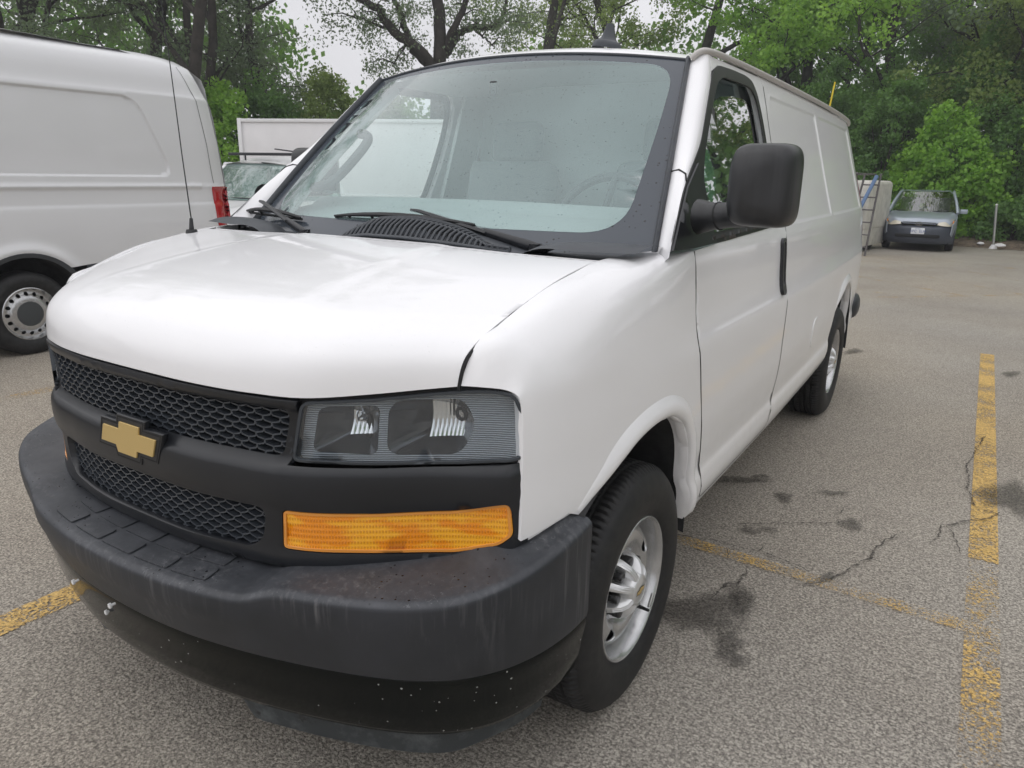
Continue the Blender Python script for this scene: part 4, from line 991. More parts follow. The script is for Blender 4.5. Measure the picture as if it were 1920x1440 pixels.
pan('paper_sheet', tri, [(1.92, 1.70), (2.13, 1.67), (2.13, 1.55), (2.0, 1.45)], 'mint_paper', VAN, step=.1, sgn=-1, flange=0)
# ================================================================== GROUND
def at(px, py, D):
    """world point D metres away (on plan) in the direction of a photo pixel"""
    d = BASIS[0]*FPX+BASIS[1]*(px-960)-BASIS[2]*(py-720); k = math.hypot(d.x, d.y); return CP+d*(D/k)
def sheet(name, V, Fc, mat, label=None, kind='structure'):
    me = mesh_from(name, V, Fc, False); o = link(name, me, mat); o['kind'] = kind
    if label: o['label'] = label
    return o
sheet('asphalt_lot', [(-75, -45, 0), (75, -45, 0), (75, 85, 0), (-75, 85, 0)], [(0, 1, 2, 3)], 'asphalt', 'worn grey asphalt of the parking lot')
def strip(name, a, b, w, mat, z=.004, label=None):
    a = Vector(a+(0,)); b = Vector(b+(0,)); d = (b-a).normalized(); n = Vector((-d.y, d.x, 0))*w/2; zz = Vector((0, 0, z))
    return sheet(name, [a-n+zz, b-n+zz, b+n+zz, a+n+zz], [(0, 1, 2, 3)], mat, label)
strip('painted_line', (1.908, 7.28), (1.905, 2.62), .112, 'yellow_paint', label='yellow stall line beside the white van')
strip('painted_line', (1.905, 2.62), (1.905, 1.95), .112, 'yellow_faint', label='faded middle of the yellow stall line')
strip('painted_line', (1.905, 1.95), (1.900, -1.5), .108, 'yellow_worn', label='worn near end of the yellow stall line')
strip('painted_line', (.62, 2.07), (1.93, 2.01), .085, 'yellow_worn', .008, 'worn yellow cross line behind the front wheel')
strip('painted_line', (-1.04, -.6), (-.94, 4.9), .135, 'yellow_paint', label='worn yellow line passing under the van bumper')
strip('painted_line', (-3.87, -1), (-3.83, 7.2), .12, 'yellow_worn', label='worn yellow line between the two vans')
for a, b, w in (((.2, 10.1), (3.6, 13.3), .11), ((-.6, 11.7), (.87, 10.76), .11), ((-.6, 13.35), (1.6, 11.45), .11), ((.1, 14.6), (2.35, 12.15), .11), ((1.6, 15.0), (3.2, 13.0), .11), ((-1.5, 15.1), (4.5, 16.8), .11), ((-.4, 16.6), (.9, 15.8), .11), ((.9, 17.0), (2.4, 16.2), .11), ((-3, 13.2), (-.6, 11.7), .11)):
    strip('painted_line', a, b, w, 'yellow_faint', .006, 'faded yellow bay line at the far end of the lot')
CRACKS = [[(1.97, 3.22), (1.92, 3.1), (1.85, 3.01), (1.8, 2.93), (1.75, 2.89), (1.73, 2.74), (1.7, 2.66)], [(1.75, 2.89), (1.8, 2.73), (1.82, 2.62)], [(1.28, 1.97), (1.34, 2.02), (1.38, 2.09), (1.41, 2.19), (1.44, 2.29), (1.48, 2.36), (1.49, 2.47), (1.51, 2.56), (1.56, 2.67), (1.61, 2.73)], [(1.48, 2.36), (1.55, 2.34)], [(1.02, 1.67), (1.03, 1.72), (1.04, 1.8), (1.08, 1.84), (1.09, 1.93), (1.07, 1.99)], [(0.68, 2.09), (0.79, 2.09), (0.91, 2.12), (1.08, 2.14), (1.16, 2.13), (1.27, 2.1), (1.32, 2.08)], [(0.94, 2.11), (0.98, 2.01)], [(1.07, 2.12), (1.09, 2.24)], [(1.32, 2.63), (1.3, 2.68), (1.31, 2.79), (1.32, 2.86)], [(0.92, 2.35), (1.07, 2.46), (1.21, 2.58), (1.32, 2.63)], [(1.9, 4.5), (1.88, 4.29), (1.85, 4.07), (1.83, 3.8), (1.82, 3.53), (1.84, 3.26), (1.87, 3.21), (1.94, 3.19), (2.0, 3.16)], [(1.83, 3.42), (1.94, 3.43)]]
V = []; Fc = []
for ci, c in enumerate(CRACKS):
    q = resample(c, .018, False); n = len(q); w0 = .011 if ci in (0, 2, 4, 10) else .007
    j = np.cumsum(rng.normal(0, .0035, (n, 2)), axis=0); j -= np.linspace(0, 1, n)[:, None]*j[-1]; q = q+j+rng.normal(0, .0022, (n, 2)); b0 = len(V)
    for i, p in enumerate(q):
        t = q[min(i+1, n-1)]-q[max(i-1, 0)]; t = t/(np.linalg.norm(t)+1e-9); w = w0*(.35+rng.random())*min(1, (n-i)/6, (i+1)/3)
        V += [(p[0]-t[1]*w/2, p[1]+t[0]*w/2, .010), (p[0]+t[1]*w/2, p[1]-t[0]*w/2, .010)]
    Fc += [(b0+2*i, b0+2*i+1, b0+2*i+3, b0+2*i+2) for i in range(n-1)]
sheet('asphalt_crack', V, Fc, 'crack', 'branching cracks in the asphalt across the yellow lines')
OILS = [((1.02, 1.56), (0.12, 0.08), (-0.04, 0.13)), ((1.15, 1.44), (0.04, 0.03), (-0.02, 0.04)), ((1.18, 1.36), (0.04, 0.02), (-0.02, 0.05)), ((0.79, 2.88), (0.09, 0.06), (-0.01, 0.05)), ((0.87, 2.99), (0.03, 0.02), (-0.01, 0.03)), ((1.37, 2.66), (0.04, 0.04), (-0.01, 0.05)), ((0.99, 2.32), (0.03, 0.02), (-0.01, 0.03)), ((1.06, 2.38), (0.03, 0.01), (-0.01, 0.02)), ((2.02, 3.47), (0.11, 0.07), (0.01, 0.21)), ((1.04, 2.79), (0.03, 0.02), (-0.01, 0.06)), ((1.24, 2.99), (0.05, 0.03), (0.0, 0.03)), ((0.83, 6.6), (0.06, 0.04), (-0.01, 0.1)), ((2.08, 6.5), (0.05, 0.03), (0.0, 0.1)), ((1.37, 2.09), (0.03, 0.02), (0.0, 0.03)), ((1.12, 1.72), (0.03, 0.02), (-0.03, 0.12))]
V = []; Fc = []; A_ = []
for c, a, b in OILS:
    c, a, b = np.array(c), np.array(a), np.array(b); n = 36; ph = rng.random(5)*7; b0 = len(V)
    V.append((c[0], c[1], .012)); A_.append(1)
    for k, al in ((.55, .85), (1.0, .45), (1.35, 0)):
        for i in range(n):
            t = 2*PI*i/n; r = k*(1+.22*math.sin(2*t+ph[0])+.16*math.sin(3*t+ph[1])+.11*math.sin(5*t+ph[2])+.08*math.sin(9*t+ph[3])); p = c+a*math.cos(t)*r+b*math.sin(t)*r; V.append((p[0], p[1], .012)); A_.append(al)
    for i in range(n):
        i2 = (i+1) % n; Fc.append((b0, b0+1+i, b0+1+i2))
        for k in range(2): Fc.append((b0+1+k*n+i, b0+1+(k+1)*n+i, b0+1+(k+1)*n+i2, b0+1+k*n+i2))
o = sheet('oil_stain', V, Fc, 'oil', 'dark oil stains on the asphalt')
at_ = o.data.attributes.new('edge', 'FLOAT', 'POINT'); at_.data.foreach_set('value', A_)
# verge of bare earth and dead leaves under the trees
g = NT('earth'); c = g.mix(g.rng(g.noise(9, 6, .7), .35, .65), (.055, .043, .032), (.20, .155, .11)); c = g.mix(g.rng(g.vor(14), .0, .35, 1, 0), c, (.26, .20, .13))
b = g.bsdf(Base_Color=c, Roughness=.9); g.l(g.bump(g.noise(16, 5, .7), .8, .03), b.inputs['Normal']); M['earth'] = g.done(b)
g = NT('undergrowth'); c = g.mix(g.rng(g.noise(3, 6, .7), .4, .65), (.018, .028, .012), (.045, .075, .022)); b = g.bsdf(Base_Color=c, Roughness=.9); M['undergrowth'] = g.done(b)
def vnoise(x, y): return math.sin(x*1.3+y*.7)*.5+math.sin(x*3.1-y*2.3)*.3+math.sin(x*7.7+y*5.1)*.2
E0 = at(1560, 455, 23.2); E1 = at(2300, 470, 21.6); EW = at(-700, 400, 26.5); EM = at(900, 380, 27.5)
edge = [Vector((EW.x, EW.y, 0)), Vector((EM.x, EM.y, 0)), Vector((E0.x, E0.y, 0)), Vector((E1.x, E1.y, 0)), Vector((E1.x+22, E1.y-4, 0))]
V = []; ne = 0; rows = 10; pts = []
for i in range(len(edge)-1):
    for k in range(40): pts.append(edge[i].lerp(edge[i+1], k/40))
for i, p in enumerate(pts):
    q = Vector((p.x-CP.x, p.y-CP.y, 0)).normalized()
    for r in range(rows):
        d = (0, .25, .5, .9, 1.4, 2, 3, 6, 12, 22)[r]; v = p+q*(d+(vnoise(p.x, p.y)*.25 if r < 3 else 0)); V.append((v.x, v.y, .006 if r == 0 else .05+.05*min(r, 4)+.05*vnoise(v.x*1.7, v.y*1.9)))
Fc = [(i*rows+r, (i+1)*rows+r, (i+1)*rows+r+1, i*rows+r+1) for i in range(len(pts)-1) for r in range(rows-1)]
o = link('earth_verge', mesh_from('earth_verge', V, Fc), 'earth'); structure(o, 'bare brown earth with dead leaves along the edge of the lot')

# ================================================================== TREES AND SHRUBS
def leafmat(name, a, b, trans=.42):
    g = NT(name); geo = g.n('ShaderNodeNewGeometry'); r = geo.outputs['Random Per Island']; cl = g.rng(g.noise(.55, 3, .6), .35, .65)
    c = g.mix(g.math('ADD', g.math('MULTIPLY', r, .55), g.math('MULTIPLY', cl, .45)), a, b)
    d = g.bsdf(Base_Color=c, Roughness=.55, Specular_IOR_Level=.35); t = g.n('ShaderNodeBsdfTranslucent', {'Color': g.mix(.5, c, (b[0]*1.8, b[1]*1.8, b[2]*.9))})
    M[name] = g.done(g.n('ShaderNodeMixShader', {0: trans, 1: d.outputs[0], 2: t.outputs[0]}))
leafmat('leaf_willow', (0.085, 0.122, 0.085), (0.22, 0.29, 0.185))
leafmat('leaf_olive', (0.125, 0.175, 0.06), (0.31, 0.41, 0.14))
leafmat('leaf_maple', (0.13, 0.25, 0.05), (0.35, 0.58, 0.105))
leafmat('leaf_dark', (0.068, 0.14, 0.048), (0.185, 0.33, 0.095))
leafmat('leaf_bright', (0.15, 0.3, 0.05), (0.33, 0.56, 0.1))
simple('bark', (.060, .052, .045), .9, bscale=9, bstr=.8, bdist=.03, var=.5, vscale=5)
def leaves(name, C, rad, per, size, mat, parent, droop=0, rs=None, flat=.8):
    """leaf cloud: `per` single leaves round each cluster centre"""
    rs = rs or rng; C = np.array(C, float); n = len(C)*per; c = np.repeat(C, per, axis=0); d = rs.normal(0, 1, (n, 3)); d /= np.linalg.norm(d, axis=1, keepdims=True)
    rr = rad*rs.random((n, 1))**.45*np.repeat(.6+.7*rs.random((len(C), 1)), per, axis=0); p = c+d*rr*np.array([1, 1, flat])
    if droop: p[:, 2] -= droop*rs.random(n)*np.hypot(d[:, 0], d[:, 1])
    t = rs.normal(0, 1, (n, 3)); t[:, 2] -= .5+droop; t /= np.linalg.norm(t, axis=1, keepdims=True); u = rs.normal(0, 1, (n, 3)); u = np.cross(t, u); u /= np.linalg.norm(u, axis=1, keepdims=True)
    s = size*(.55+.9*rs.random((n, 1))); L_ = t*s; W_ = u*s*(.27 if droop else .42)
    V = np.stack([p-L_*.5, p+W_, p+L_*.5, p-W_], 1).reshape(-1, 3)
    me = bpy.data.meshes.new(name); me.vertices.add(4*n); me.vertices.foreach_set('co', V.ravel()); me.loops.add(4*n); me.loops.foreach_set('vertex_index', np.arange(4*n)); me.polygons.add(n)
    me.polygons.foreach_set('loop_start', np.arange(n)*4); me.polygons.foreach_set('loop_total', np.full(n, 4)); me.update()
    return link(name, me, mat, parent, world=False)
def tree(label, px, D, h, spread, mat, name='tree', trunk=.28, group=None, per=42, size=.16, lean=(0, 0), seed=1, forks=None, crown_from=.22, droop=0, density=1.0, rad=.55, cat='tree'):
    rs = np.random.default_rng(seed); p0 = at(px, 400, D); root = thing(name, label, cat, (p0.x, p0.y, 0), 0, group); tips = []; mb = MB()
    def grow(p, d, ln, r, lvl):
        pts = [p]; q = Vector(p); dd = Vector(d).normalized(); n = 5
        for i in range(n):
            dd = (dd+Vector(rs.normal(0, .16, 3).tolist())+Vector((0, 0, .05 if lvl < 2 else -.06*droop))).normalized(); q = q+dd*ln/n; pts.append(q.copy())
        mb.tube(pts, [max(.008, r*(1-.62*i/n)) for i in range(n+1)], 7 if lvl < 2 else 4, cap=False)
        if lvl >= 3:
            tips.extend([pts[3], pts[5]]); return
        kids = (5 if lvl == 0 else 4 if lvl == 1 else 3)
        for i in range(int(kids*density+.5)):
            t = (.35+.65*(i+.5)/kids) if lvl else (crown_from+(1-crown_from)*(i+.3)/kids); k = min(n-1, int(t*n)); s = pts[k].lerp(pts[k+1], t*n-k)
            a = rs.random()*2*PI; side = Vector((math.cos(a), math.sin(a), 0)); nd = (dd*.45+side*(.9 if lvl else .8)+Vector((0, 0, .35 if lvl < 1 else .12))).normalized()
            grow(s, nd, (spread*(.75+.4*rs.random()) if lvl == 0 else ln*(.50+.2*rs.random())), r*(1-.6*t)*.55, lvl+1)
        grow(pts[-1], dd, ln*.5, r*.38, lvl+1)
    grow(Vector((0, 0, -.1)), Vector((lean[0], lean[1], 1)), h*.72, trunk, 0)
    for f in (forks or []):
        grow(Vector((0, 0, f[2])), Vector((f[0], f[1], 1)), h*.55, trunk*.62, 0)
    tk = link('trunk', mb.mesh('trunk', True, angle=80), 'bark', root, world=False)
    C = np.array([tuple(t) for t in tips]); C = C[C[:, 2] > .5]
    leaves('crown', C, rad, int(per*2.3), size*.60, mat, root, droop, rs)
    return root
def shrub(label, px, D, w, h, mat, name='shrub', per=40, size=.14, n=120, seed=1, group=None, rad=.32, cat='shrub'):
    rs = np.random.default_rng(seed); p0 = at(px, 420, D); root = thing(name, label, cat, (p0.x, p0.y, 0), 0, group); mb = MB(); C = []
    for i in range(7):
        a = rs.random()*2*PI; k = rs.random()*.6; top = Vector((math.cos(a)*w*.5*k, math.sin(a)*w*.35*k, h*(.6+.3*rs.random()))); mb.tube([(0, 0, 0), top*.5+Vector(rs.normal(0, .1, 3).tolist()), top], [.035, .022, .01], 5, cap=False)
    link('stem', mb.mesh('stem', True), 'bark', root, world=False)
    ph = rs.random(4)*7
    for i in range(n):
        a = rs.random()*2*PI; z = rs.random()**.8; r = math.sqrt(max(0, 1-(max(0, z-.35)/.68)**2))*(.86+.16*math.sin(3*a+ph[0])+.1*math.sin(5*a+ph[1]+z*4)); k = rs.random()**.4
        C.append((math.cos(a)*w/2*r*k, math.sin(a)*w/2*r*k*.8, .12+z*h*(.92+.1*math.sin(2*a+ph[2]))))
    leaves('foliage', C, rad, int(per*2.1), size*.60, mat, root, 0, rs)
    return root
G1 = 'trees along the back of the lot'
# far row
tree('tall dark willow at the left edge of the photo above the cargo van roof', 60, 26, 13, 3.6, 'leaf_willow', 'willow_tree', .30, G1, per=52, seed=11, droop=.35, forks=[(.35, .1, 2.5)])
tree('dark willow with a double trunk left of the big box trailer', 235, 25, 13, 3.4, 'leaf_willow', 'willow_tree', .26, G1, per=52, seed=12, droop=.35)
tree('willow with thick forked dark trunk behind the left van rear corner', 408, 24, 14, 3.4, 'leaf_willow', 'willow_tree', .22, G1, per=44, seed=13, droop=.35, forks=[(-.35, 0, 2.4), (.30, .1, 3.4)])
tree('willow with slanting limb standing just left of the open patch of sky', 545, 25.5, 12.5, 2.3, 'leaf_willow', 'willow_tree', .20, G1, per=48, seed=14, droop=.35, lean=(.02, .02))
def lone_tree():
    D = 24.5; b0 = at(822, 400, D); root = thing('open_tree', 'lone open-crowned tree with spreading black limbs above the windscreen', 'tree', (b0.x, b0.y, 0), 0, G1); rs = np.random.default_rng(5); mb = MB(); C = []; o3 = Vector((b0.x, b0.y, 0))
    limbs = [([(822, 400), (822, 260), (823, 130), (826, 60), (818, 0), (812, -70), (800, -150), (790, -240)], .30, .10, 0),
      ([(815, 150), (800, 112), (768, 80), (728, 50), (704, 12), (672, -6), (640, -40), (600, -60)], .20, .06, -.6), ([(806, 125), (778, 95), (762, 60), (748, 20), (728, -30), (712, -90)], .13, .05, .5),
      ([(830, 110), (842, 88), (856, 68), (884, 52), (928, 50), (944, 30), (950, -10)], .15, .05, .5), ([(838, 92), (850, 55), (872, 10), (890, -50), (915, -120)], .12, .05, -.8), ([(884, 52), (905, 70), (925, 88)], .05, .02, .5), ([(728, 50), (700, 45), (660, 20)], .05, .02, -.4), ([(768, 80), (748, 100), (738, 125)], .04, .015, -.3)]
    for pts, r0, r1, dd in limbs:
        P = np.array([tuple(at(x, y, D+dd*i/3+ (0 if i == 0 and len(pts) > 7 else .0))-o3) for i, (x, y) in enumerate(pts)]); d = np.r_[0, np.cumsum(np.linalg.norm(np.diff(P, axis=0), axis=1))]; q = np.linspace(0, d[-1], len(pts)*4); Q = herm(d, P, q)+rs.normal(0, .025, (len(q), 3)); Q[0, 2] = max(Q[0, 2], -.05)
        mb.tube(list(Q), list(np.linspace(r0, r1, len(q))), 8, cap=False)
        for t in range(len(q)//3, len(q)):
            if rs.random() < .42:
                v = Vector(rs.normal(0, 1, 3).tolist()).normalized(); v.z = abs(v.z)*.5-.1; e = Vector(Q[t])+v*rs.uniform(.6, 1.7); m2 = Vector(Q[t]).lerp(e, .5)+Vector((0, 0, .12)); mb.tube([Q[t], m2, e], [.03, .018, .008], 4, cap=False); C += [tuple(e), tuple(m2+(e-m2)*.4), tuple(e+Vector(rs.normal(0, .4, 3).tolist()))]
    for (x, y) in [(700, 118), (712, 126), (728, 108), (745, 122), (760, 128), (690, 75), (705, 60), (868, 92), (878, 100), (862, 84), (900, 20), (930, 15), (950, 45), (960, 60), (770, 20), (790, 10), (760, -10), (850, 10), (870, -10), (940, -20), (980, -30), (720, -40), (690, -30)]:
        for k in range(2): C.append(tuple(at(x+rs.uniform(-9, 9), y+rs.uniform(-9, 9), D+rs.uniform(-1, 1))-o3))
    link('trunk', mb.mesh('trunk', True, angle=80), 'bark', root, world=False); leaves('crown', C, .5, 62, .085, 'leaf_willow', root, .3, rs)
lone_tree()
tree('leaning dark-trunked tree behind the roof aerial', 1010, 28, 13, 3.4, 'leaf_olive', 'leaning_tree', .34, G1, per=36, seed=16, lean=(-.18, -.12), droop=.25)
tree('grey-green tree to the right of the roof aerial', 1160, 32, 14, 4.2, 'leaf_olive', 'tree', .3, G1, per=48, seed=17)
tree('bright green maple above the front corner of the van roof', 1330, 30, 14, 4.2, 'leaf_maple', 'maple_tree', .3, G1, per=54, size=.19, seed=18)
tree('bright green maple above the middle of the van roof', 1500, 31, 14.5, 4.2, 'leaf_maple', 'maple_tree', .3, G1, per=50, size=.19, seed=19)
tree('light green maple with visible branches right of the yellow pole', 1640, 28.5, 14, 4.0, 'leaf_maple', 'maple_tree', .24, G1, per=40, size=.18, seed=20)
tree('tall olive green tree filling the right edge of the photo', 1800, 27, 12, 3.8, 'leaf_olive', 'tree', .28, G1, per=56, seed=21)
tree('dark tree at the upper right corner of the photo', 1960, 30, 15, 4.0, 'leaf_willow', 'tree', .4, G1, per=40, seed=22)
tree('small dark tree half hidden behind the van roof rail', 1590, 34, 11, 4.0, 'leaf_dark', 'tree', .22, G1, per=46, seed=23)
tree('dark tree filling the gap behind the silver car', 1740, 33, 11, 4.2, 'leaf_dark', 'tree', .22, G1, per=46, seed=24)
tree('olive tree rising at the far right behind the fence post', 1900, 25.5, 8.6, 2.9, 'leaf_olive', 'tree', .18, G1, per=60, size=.14, seed=26)
# shrubs and hedge in front of the trunks
G2 = 'shrubs along the fence line'
sh = [('tangled green shrub above the ladder rack bar', 420, 23.5, 3.2, 3.6, 'leaf_maple'), ('low green shrub behind the left part of the box trailer', 520, 24, 3.6, 4.0, 'leaf_dark'), ('light green shrub behind the top edge of the box trailer', 620, 24.5, 3.4, 4.4, 'leaf_olive'), ('green shrub behind the windscreen top left corner', 740, 26, 4, 3.8, 'leaf_dark'),
 ('dark shrub behind the cab', 900, 27, 4.4, 3.4, 'leaf_dark'), ('dark shrub behind the roof centre', 1060, 28, 4.6, 3.6, 'leaf_dark'), ('green shrub behind the roof front corner', 1230, 28, 4.6, 4.2, 'leaf_dark'), ('green shrub behind the middle of the van body', 1400, 27, 4.6, 4.6, 'leaf_dark'), ('dark green shrub behind the rear of the van', 1560, 26, 4.4, 4.8, 'leaf_dark'),
 ('dark shrub directly behind the cream trailer', 1650, 24.6, 3.4, 4.4, 'leaf_dark'), ('bright young leafy shrub behind the silver car', 1755, 23.6, 2.6, 3.3, 'leaf_bright'), ('bright low shrub behind the driver side of the silver car', 1700, 24.2, 2.4, 2.3, 'leaf_bright'), ('bright green shrub to the right of the silver car', 1812, 23.4, 1.9, 2.0, 'leaf_bright'),
 ('dark creeper-covered shrub behind the fence post', 1870, 24, 3.2, 3.6, 'leaf_dark'), ('dark shrub at the right edge of the photo', 1960, 23.6, 3.0, 3.8, 'leaf_maple'), ('tall dark thicket above the silver car', 1790, 26.0, 4.8, 5.6, 'leaf_dark'), ('dark thicket right of the yellow pole', 1670, 27.5, 4.6, 6.0, 'leaf_dark'), ('small creeping bush at the foot of the fence post', 1900, 22.9, 1.8, 1.0, 'leaf_dark'),
 ('dark shrub behind the left cargo van', 180, 25, 5, 4.0, 'leaf_dark'), ('dark shrub at the far left behind the cargo van', 0, 26, 5, 4.2, 'leaf_dark')]
for i, (lb, px, D, w, h, m_) in enumerate(sh):
    shrub(lb, px, D, w, h, m_, seed=40+i, group=G2, n=int(42*w), per=52, size=.17 if m_ in ('leaf_bright', 'leaf_maple') else .13)
o = None
# dense dark wood behind the first row: closes the view under the crowns
C = []
for i in range(520):
    px = rng.uniform(-300, 2250); D = rng.uniform(31, 40); p = at(px, 400, D); hmax = 4.2 if 560 < px < 1000 else 7.5
    C.append((p.x, p.y, rng.uniform(.3, hmax)))
o = leaves('distant_wood', C, 1.5, 150, .22, 'leaf_dark', None, 0, rng); o['kind'] = 'stuff'; o['label'] = 'dark mass of woodland behind the row of trees'
# trees along the near right side of the lot: out of frame, they show in the door glass and the paint
C = []; mb = MB()
for i in range(15):
    t_ = i/14; y = 24-34*t_**1.5; x = 6.5+17*math.sin(t_*PI/2)+math.sin(i*2.1); hh = 9+2.5*math.sin(i*1.7); mb.tube([(x, y, 0), (x+.3, y+.2, hh*.5), (x-.2, y, hh*.9)], [.25, .18, .06], 7, cap=False)
    for k in range(46): C.append((x+rng.normal(0, 1.5), y+rng.normal(0, 1.7), hh*(.22+.78*rng.random()**.9)))
o = leaves('tree_belt', C, .95, 60, .26, 'leaf_dark', None, 0, rng); o['kind'] = 'stuff'; o['label'] = 'belt of dense green trees along the near right side of the lot'
o2 = link('tree_belt_trunks', mb.mesh('trunks', True), 'bark'); o2['kind'] = 'stuff'; o2['label'] = 'trunks of the tree belt along the near right side'
# fence post and litter
fp_ = at(1862, 465, 22.0); FP = thing('fence_post', 'grey metal fence post with a pale foot at the edge of the bushes', 'post', (fp_.x, fp_.y, 0))
mb = MB(); mb.tube([(0, 0, 0), (-.10, 0, 1.05)], .032, 10); link('pole', mb.mesh('pole', True, angle=60), 'steel', FP, world=False)
mb = MB(); mb.tube([(-.10, 0, 1.05), (-.102, 0, 1.07), (-.104, 0, 1.09)], [.04, .04, .01], 10); link('post_cap', mb.mesh('post_cap', True, angle=60), 'steel', FP, world=False)
mb = MB(); mb.tube([(0, 0, .0), (0, 0, .10)], [.10, .05], 10); link('footing', mb.mesh('footing', True, angle=60), 'white_panel', FP, world=False)
for k, (px, py, D, s_, lb) in enumerate(((1875, 460, 21.8, .10, 'crumpled white litter lying right of the fence post foot'), (1838, 461, 22.2, .07, 'small white scrap of litter left of the fence post'))):
    p = at(px, py, D); mb = MB(); bm = bmesh.new(); bmesh.ops.create_icosphere(bm, subdivisions=2, radius=s_)
    for v in bm.verts: v.co = v.co*(1+.35*rng.random()); v.co.z = max(-.02, v.co.z*.5)
    me = bpy.data.meshes.new('litter'); bm.to_mesh(me); bm.free(); o = link('litter', me, 'white_panel'); o.location = (p.x, p.y, .10); tag(o, lb, 'litter', 'litter under the bushes')

# drizzle in the air: a closed box of thin pale haze round everything
g = NT('haze_air'); vol = g.n('ShaderNodeVolumePrincipled', {'Color': (.93, .95, 1.0, 1), 'Density': .0024, 'Anisotropy': .2}); g.l(vol.outputs[0], g.o.inputs['Volume']); M['haze_air'] = g.m
o = link('haze', MB().box((0, 20, 11), (156, 138, 24)).mesh('haze'), 'haze_air'); o['kind'] = 'stuff'; o['label'] = 'thin pale haze of drizzle in the air'
# ================================================================== THE OTHER VEHICLES
def local_wheel(parent, x, y, r, w, s, rimr, holes=16, cap='interior_dark', rimmat='rim_silver', name='wheel', simple_=False, cr=.062):
    """road wheel in the local frame of its vehicle: outer face at x, facing s"""
    prof = [(rimr, -.01), (rimr+.01, .0), (rimr+(r-rimr)*.45, .012), (r-.03, .002), (r-.008, -.018), (r, -.04), (r, -w*.5+.006), (r-.007, -w*.5), (r, -w*.5-.006), (r, -w+.04), (r-.03, -w), (rimr, -w+.01)]
    wh = bpy.data.objects.new(name, None); COL.objects.link(wh); wh.parent = parent; wh.location = (x, y, r-.005); wh.empty_display_size = .1
    V, Fc = lathe(prof, 72, (0, 0, 0), s); V = [(a, b, max(c, -r+.007)) for a, b, c in V]; m = MB().add(V, Fc).mesh('tyre', True, angle=40); link('tyre', m, 'tyre_rubber', wh, world=False)
    V, Fc = lathe([(rimr*.89, -.05), (rimr*.94, -.02), (rimr*.98, .001), (rimr*1.01, -.004)], 56, (0, 0, 0), s)
    rim = link('rim', MB().add(V, Fc).mesh('rim_ring', True, angle=60), rimmat, wh, world=False)
    RPp = [0, rimr*.5, rimr*.62, rimr*.75, rimr*.89]; RAa = [-.02, -.018, -.022, -.045, -.05]; T_ = tang(RPp, RAa)
    dsk = lambda a, b: np.stack([s*herm(RPp, RAa, np.minimum(np.hypot(a, b), rimr*.89), T_), a, b], 1)
    hs = []
    for i in range(holes):
        t = 2*PI*i/holes; q = (rimr*.76*math.cos(t), rimr*.76*math.sin(t)); hr = rimr*.075 if holes > 8 else rimr*.13; hs.append([(q[0]+hr*math.cos(u), q[1]+hr*math.sin(u)) for u in np.linspace(0, 2*PI, 12, endpoint=False)])
    me = pan('rim_disc', dsk, [(rimr*.888*math.cos(2*PI*i/60), rimr*.888*math.sin(2*PI*i/60)) for i in range(60)], rimmat, None, holes=hs, step=.02, bstep=.02, sgn=s, flange=.006, keepmesh=True)
    link('rim_disc', me, rimmat, rim, world=False)
    V, Fc = lathe([(.001, -.075), (rimr*.9, -.08)], 24, (0, 0, 0), s); link('brake_drum', MB().add(V, Fc).mesh('brake_drum'), 'dark_void', rim, world=False)
    V, Fc = lathe([(.001, -.004), (rimr*.30, -.004), (rimr*.46, -.010), (rimr*.48, -.022)], 32, (0, 0, 0), s); cp = link('hub_cap', MB().add(V, Fc).mesh('hub_cap', True, angle=50), cap, rim, world=False)
    return wh
# ---- tall silver-white cargo van on the left (its rear quarter is in view)
SV = thing('cargo_van', 'tall silver-white high-roof cargo van on the left, rear wheel and red tail lamp showing', 'van', (-6.0, 1.0, 0))
simple('silver_paint', (.70, .705, .72), .36, coat=.7, bscale=2.5, bstr=.08, bdist=.01)
ZP = [.46, .60, .72, .86, .95, 1.20, 1.235, 1.37, 1.388, 1.405, 1.44, 1.8, 2.18, 2.215, 2.25, 2.40, 2.50, 2.575, 2.62, 2.66]
XP = [.955, .985, .995, 1.0, 1.0, .990, .978, .975, .990, .978, .972, .955, .925, .922, .908, .875, .83, .74, .60, .0]
# y of the rear edge at each height
YB = lambda z: float(np.interp(z, [.4, 1.0, 1.4, 1.8, 2.2, 2.5, 2.66], [3.24, 3.26, 3.26, 3.23, 3.18, 3.06, 2.80]))
XT = pchipT(ZP[:-1], XP[:-1])
def svx(z): return herm(ZP[:-1], XP[:-1], z, XT)
def svs(s, rec=True):
    def fn(a, b):
        yb = np.interp(b, [.4, 1.0, 1.4, 1.8, 2.2, 2.5, 2.66], [3.24, 3.26, 3.26, 3.23, 3.18, 3.06, 2.80]); x = svx(b)
        x = x-.10*np.clip((a-(yb-.35))/.35, 0, 1)**2.2                       # plan rounding at the rear corner
        y1 = 2.60-(b-1.5)*.41; dx = np.maximum(np.maximum(-.6-a, a-y1), 0); dz = np.maximum(np.maximum(1.50-b, b-2.165), 0); m = 1-np.clip((np.hypot(np.maximum(np.maximum(-.48-a, a-(y1-.12)), 0), np.maximum(np.maximum(1.62-b, b-2.045), 0))-.12)/.03, 0, 1); m = m*m*(3-2*m); x = x-.018*m
        dr = np.hypot(a-1.16, b-.36); x = x+.028*np.exp(-((dr-.52)/.05)**2)*(b > .5)      # flare round the arch
        return np.stack([s*x, a, b], 1)
    return fn
def lp(name, me, mat, parent, label=None): return link(name, me, mat, parent, label, world=False)
yr_ = 1.16
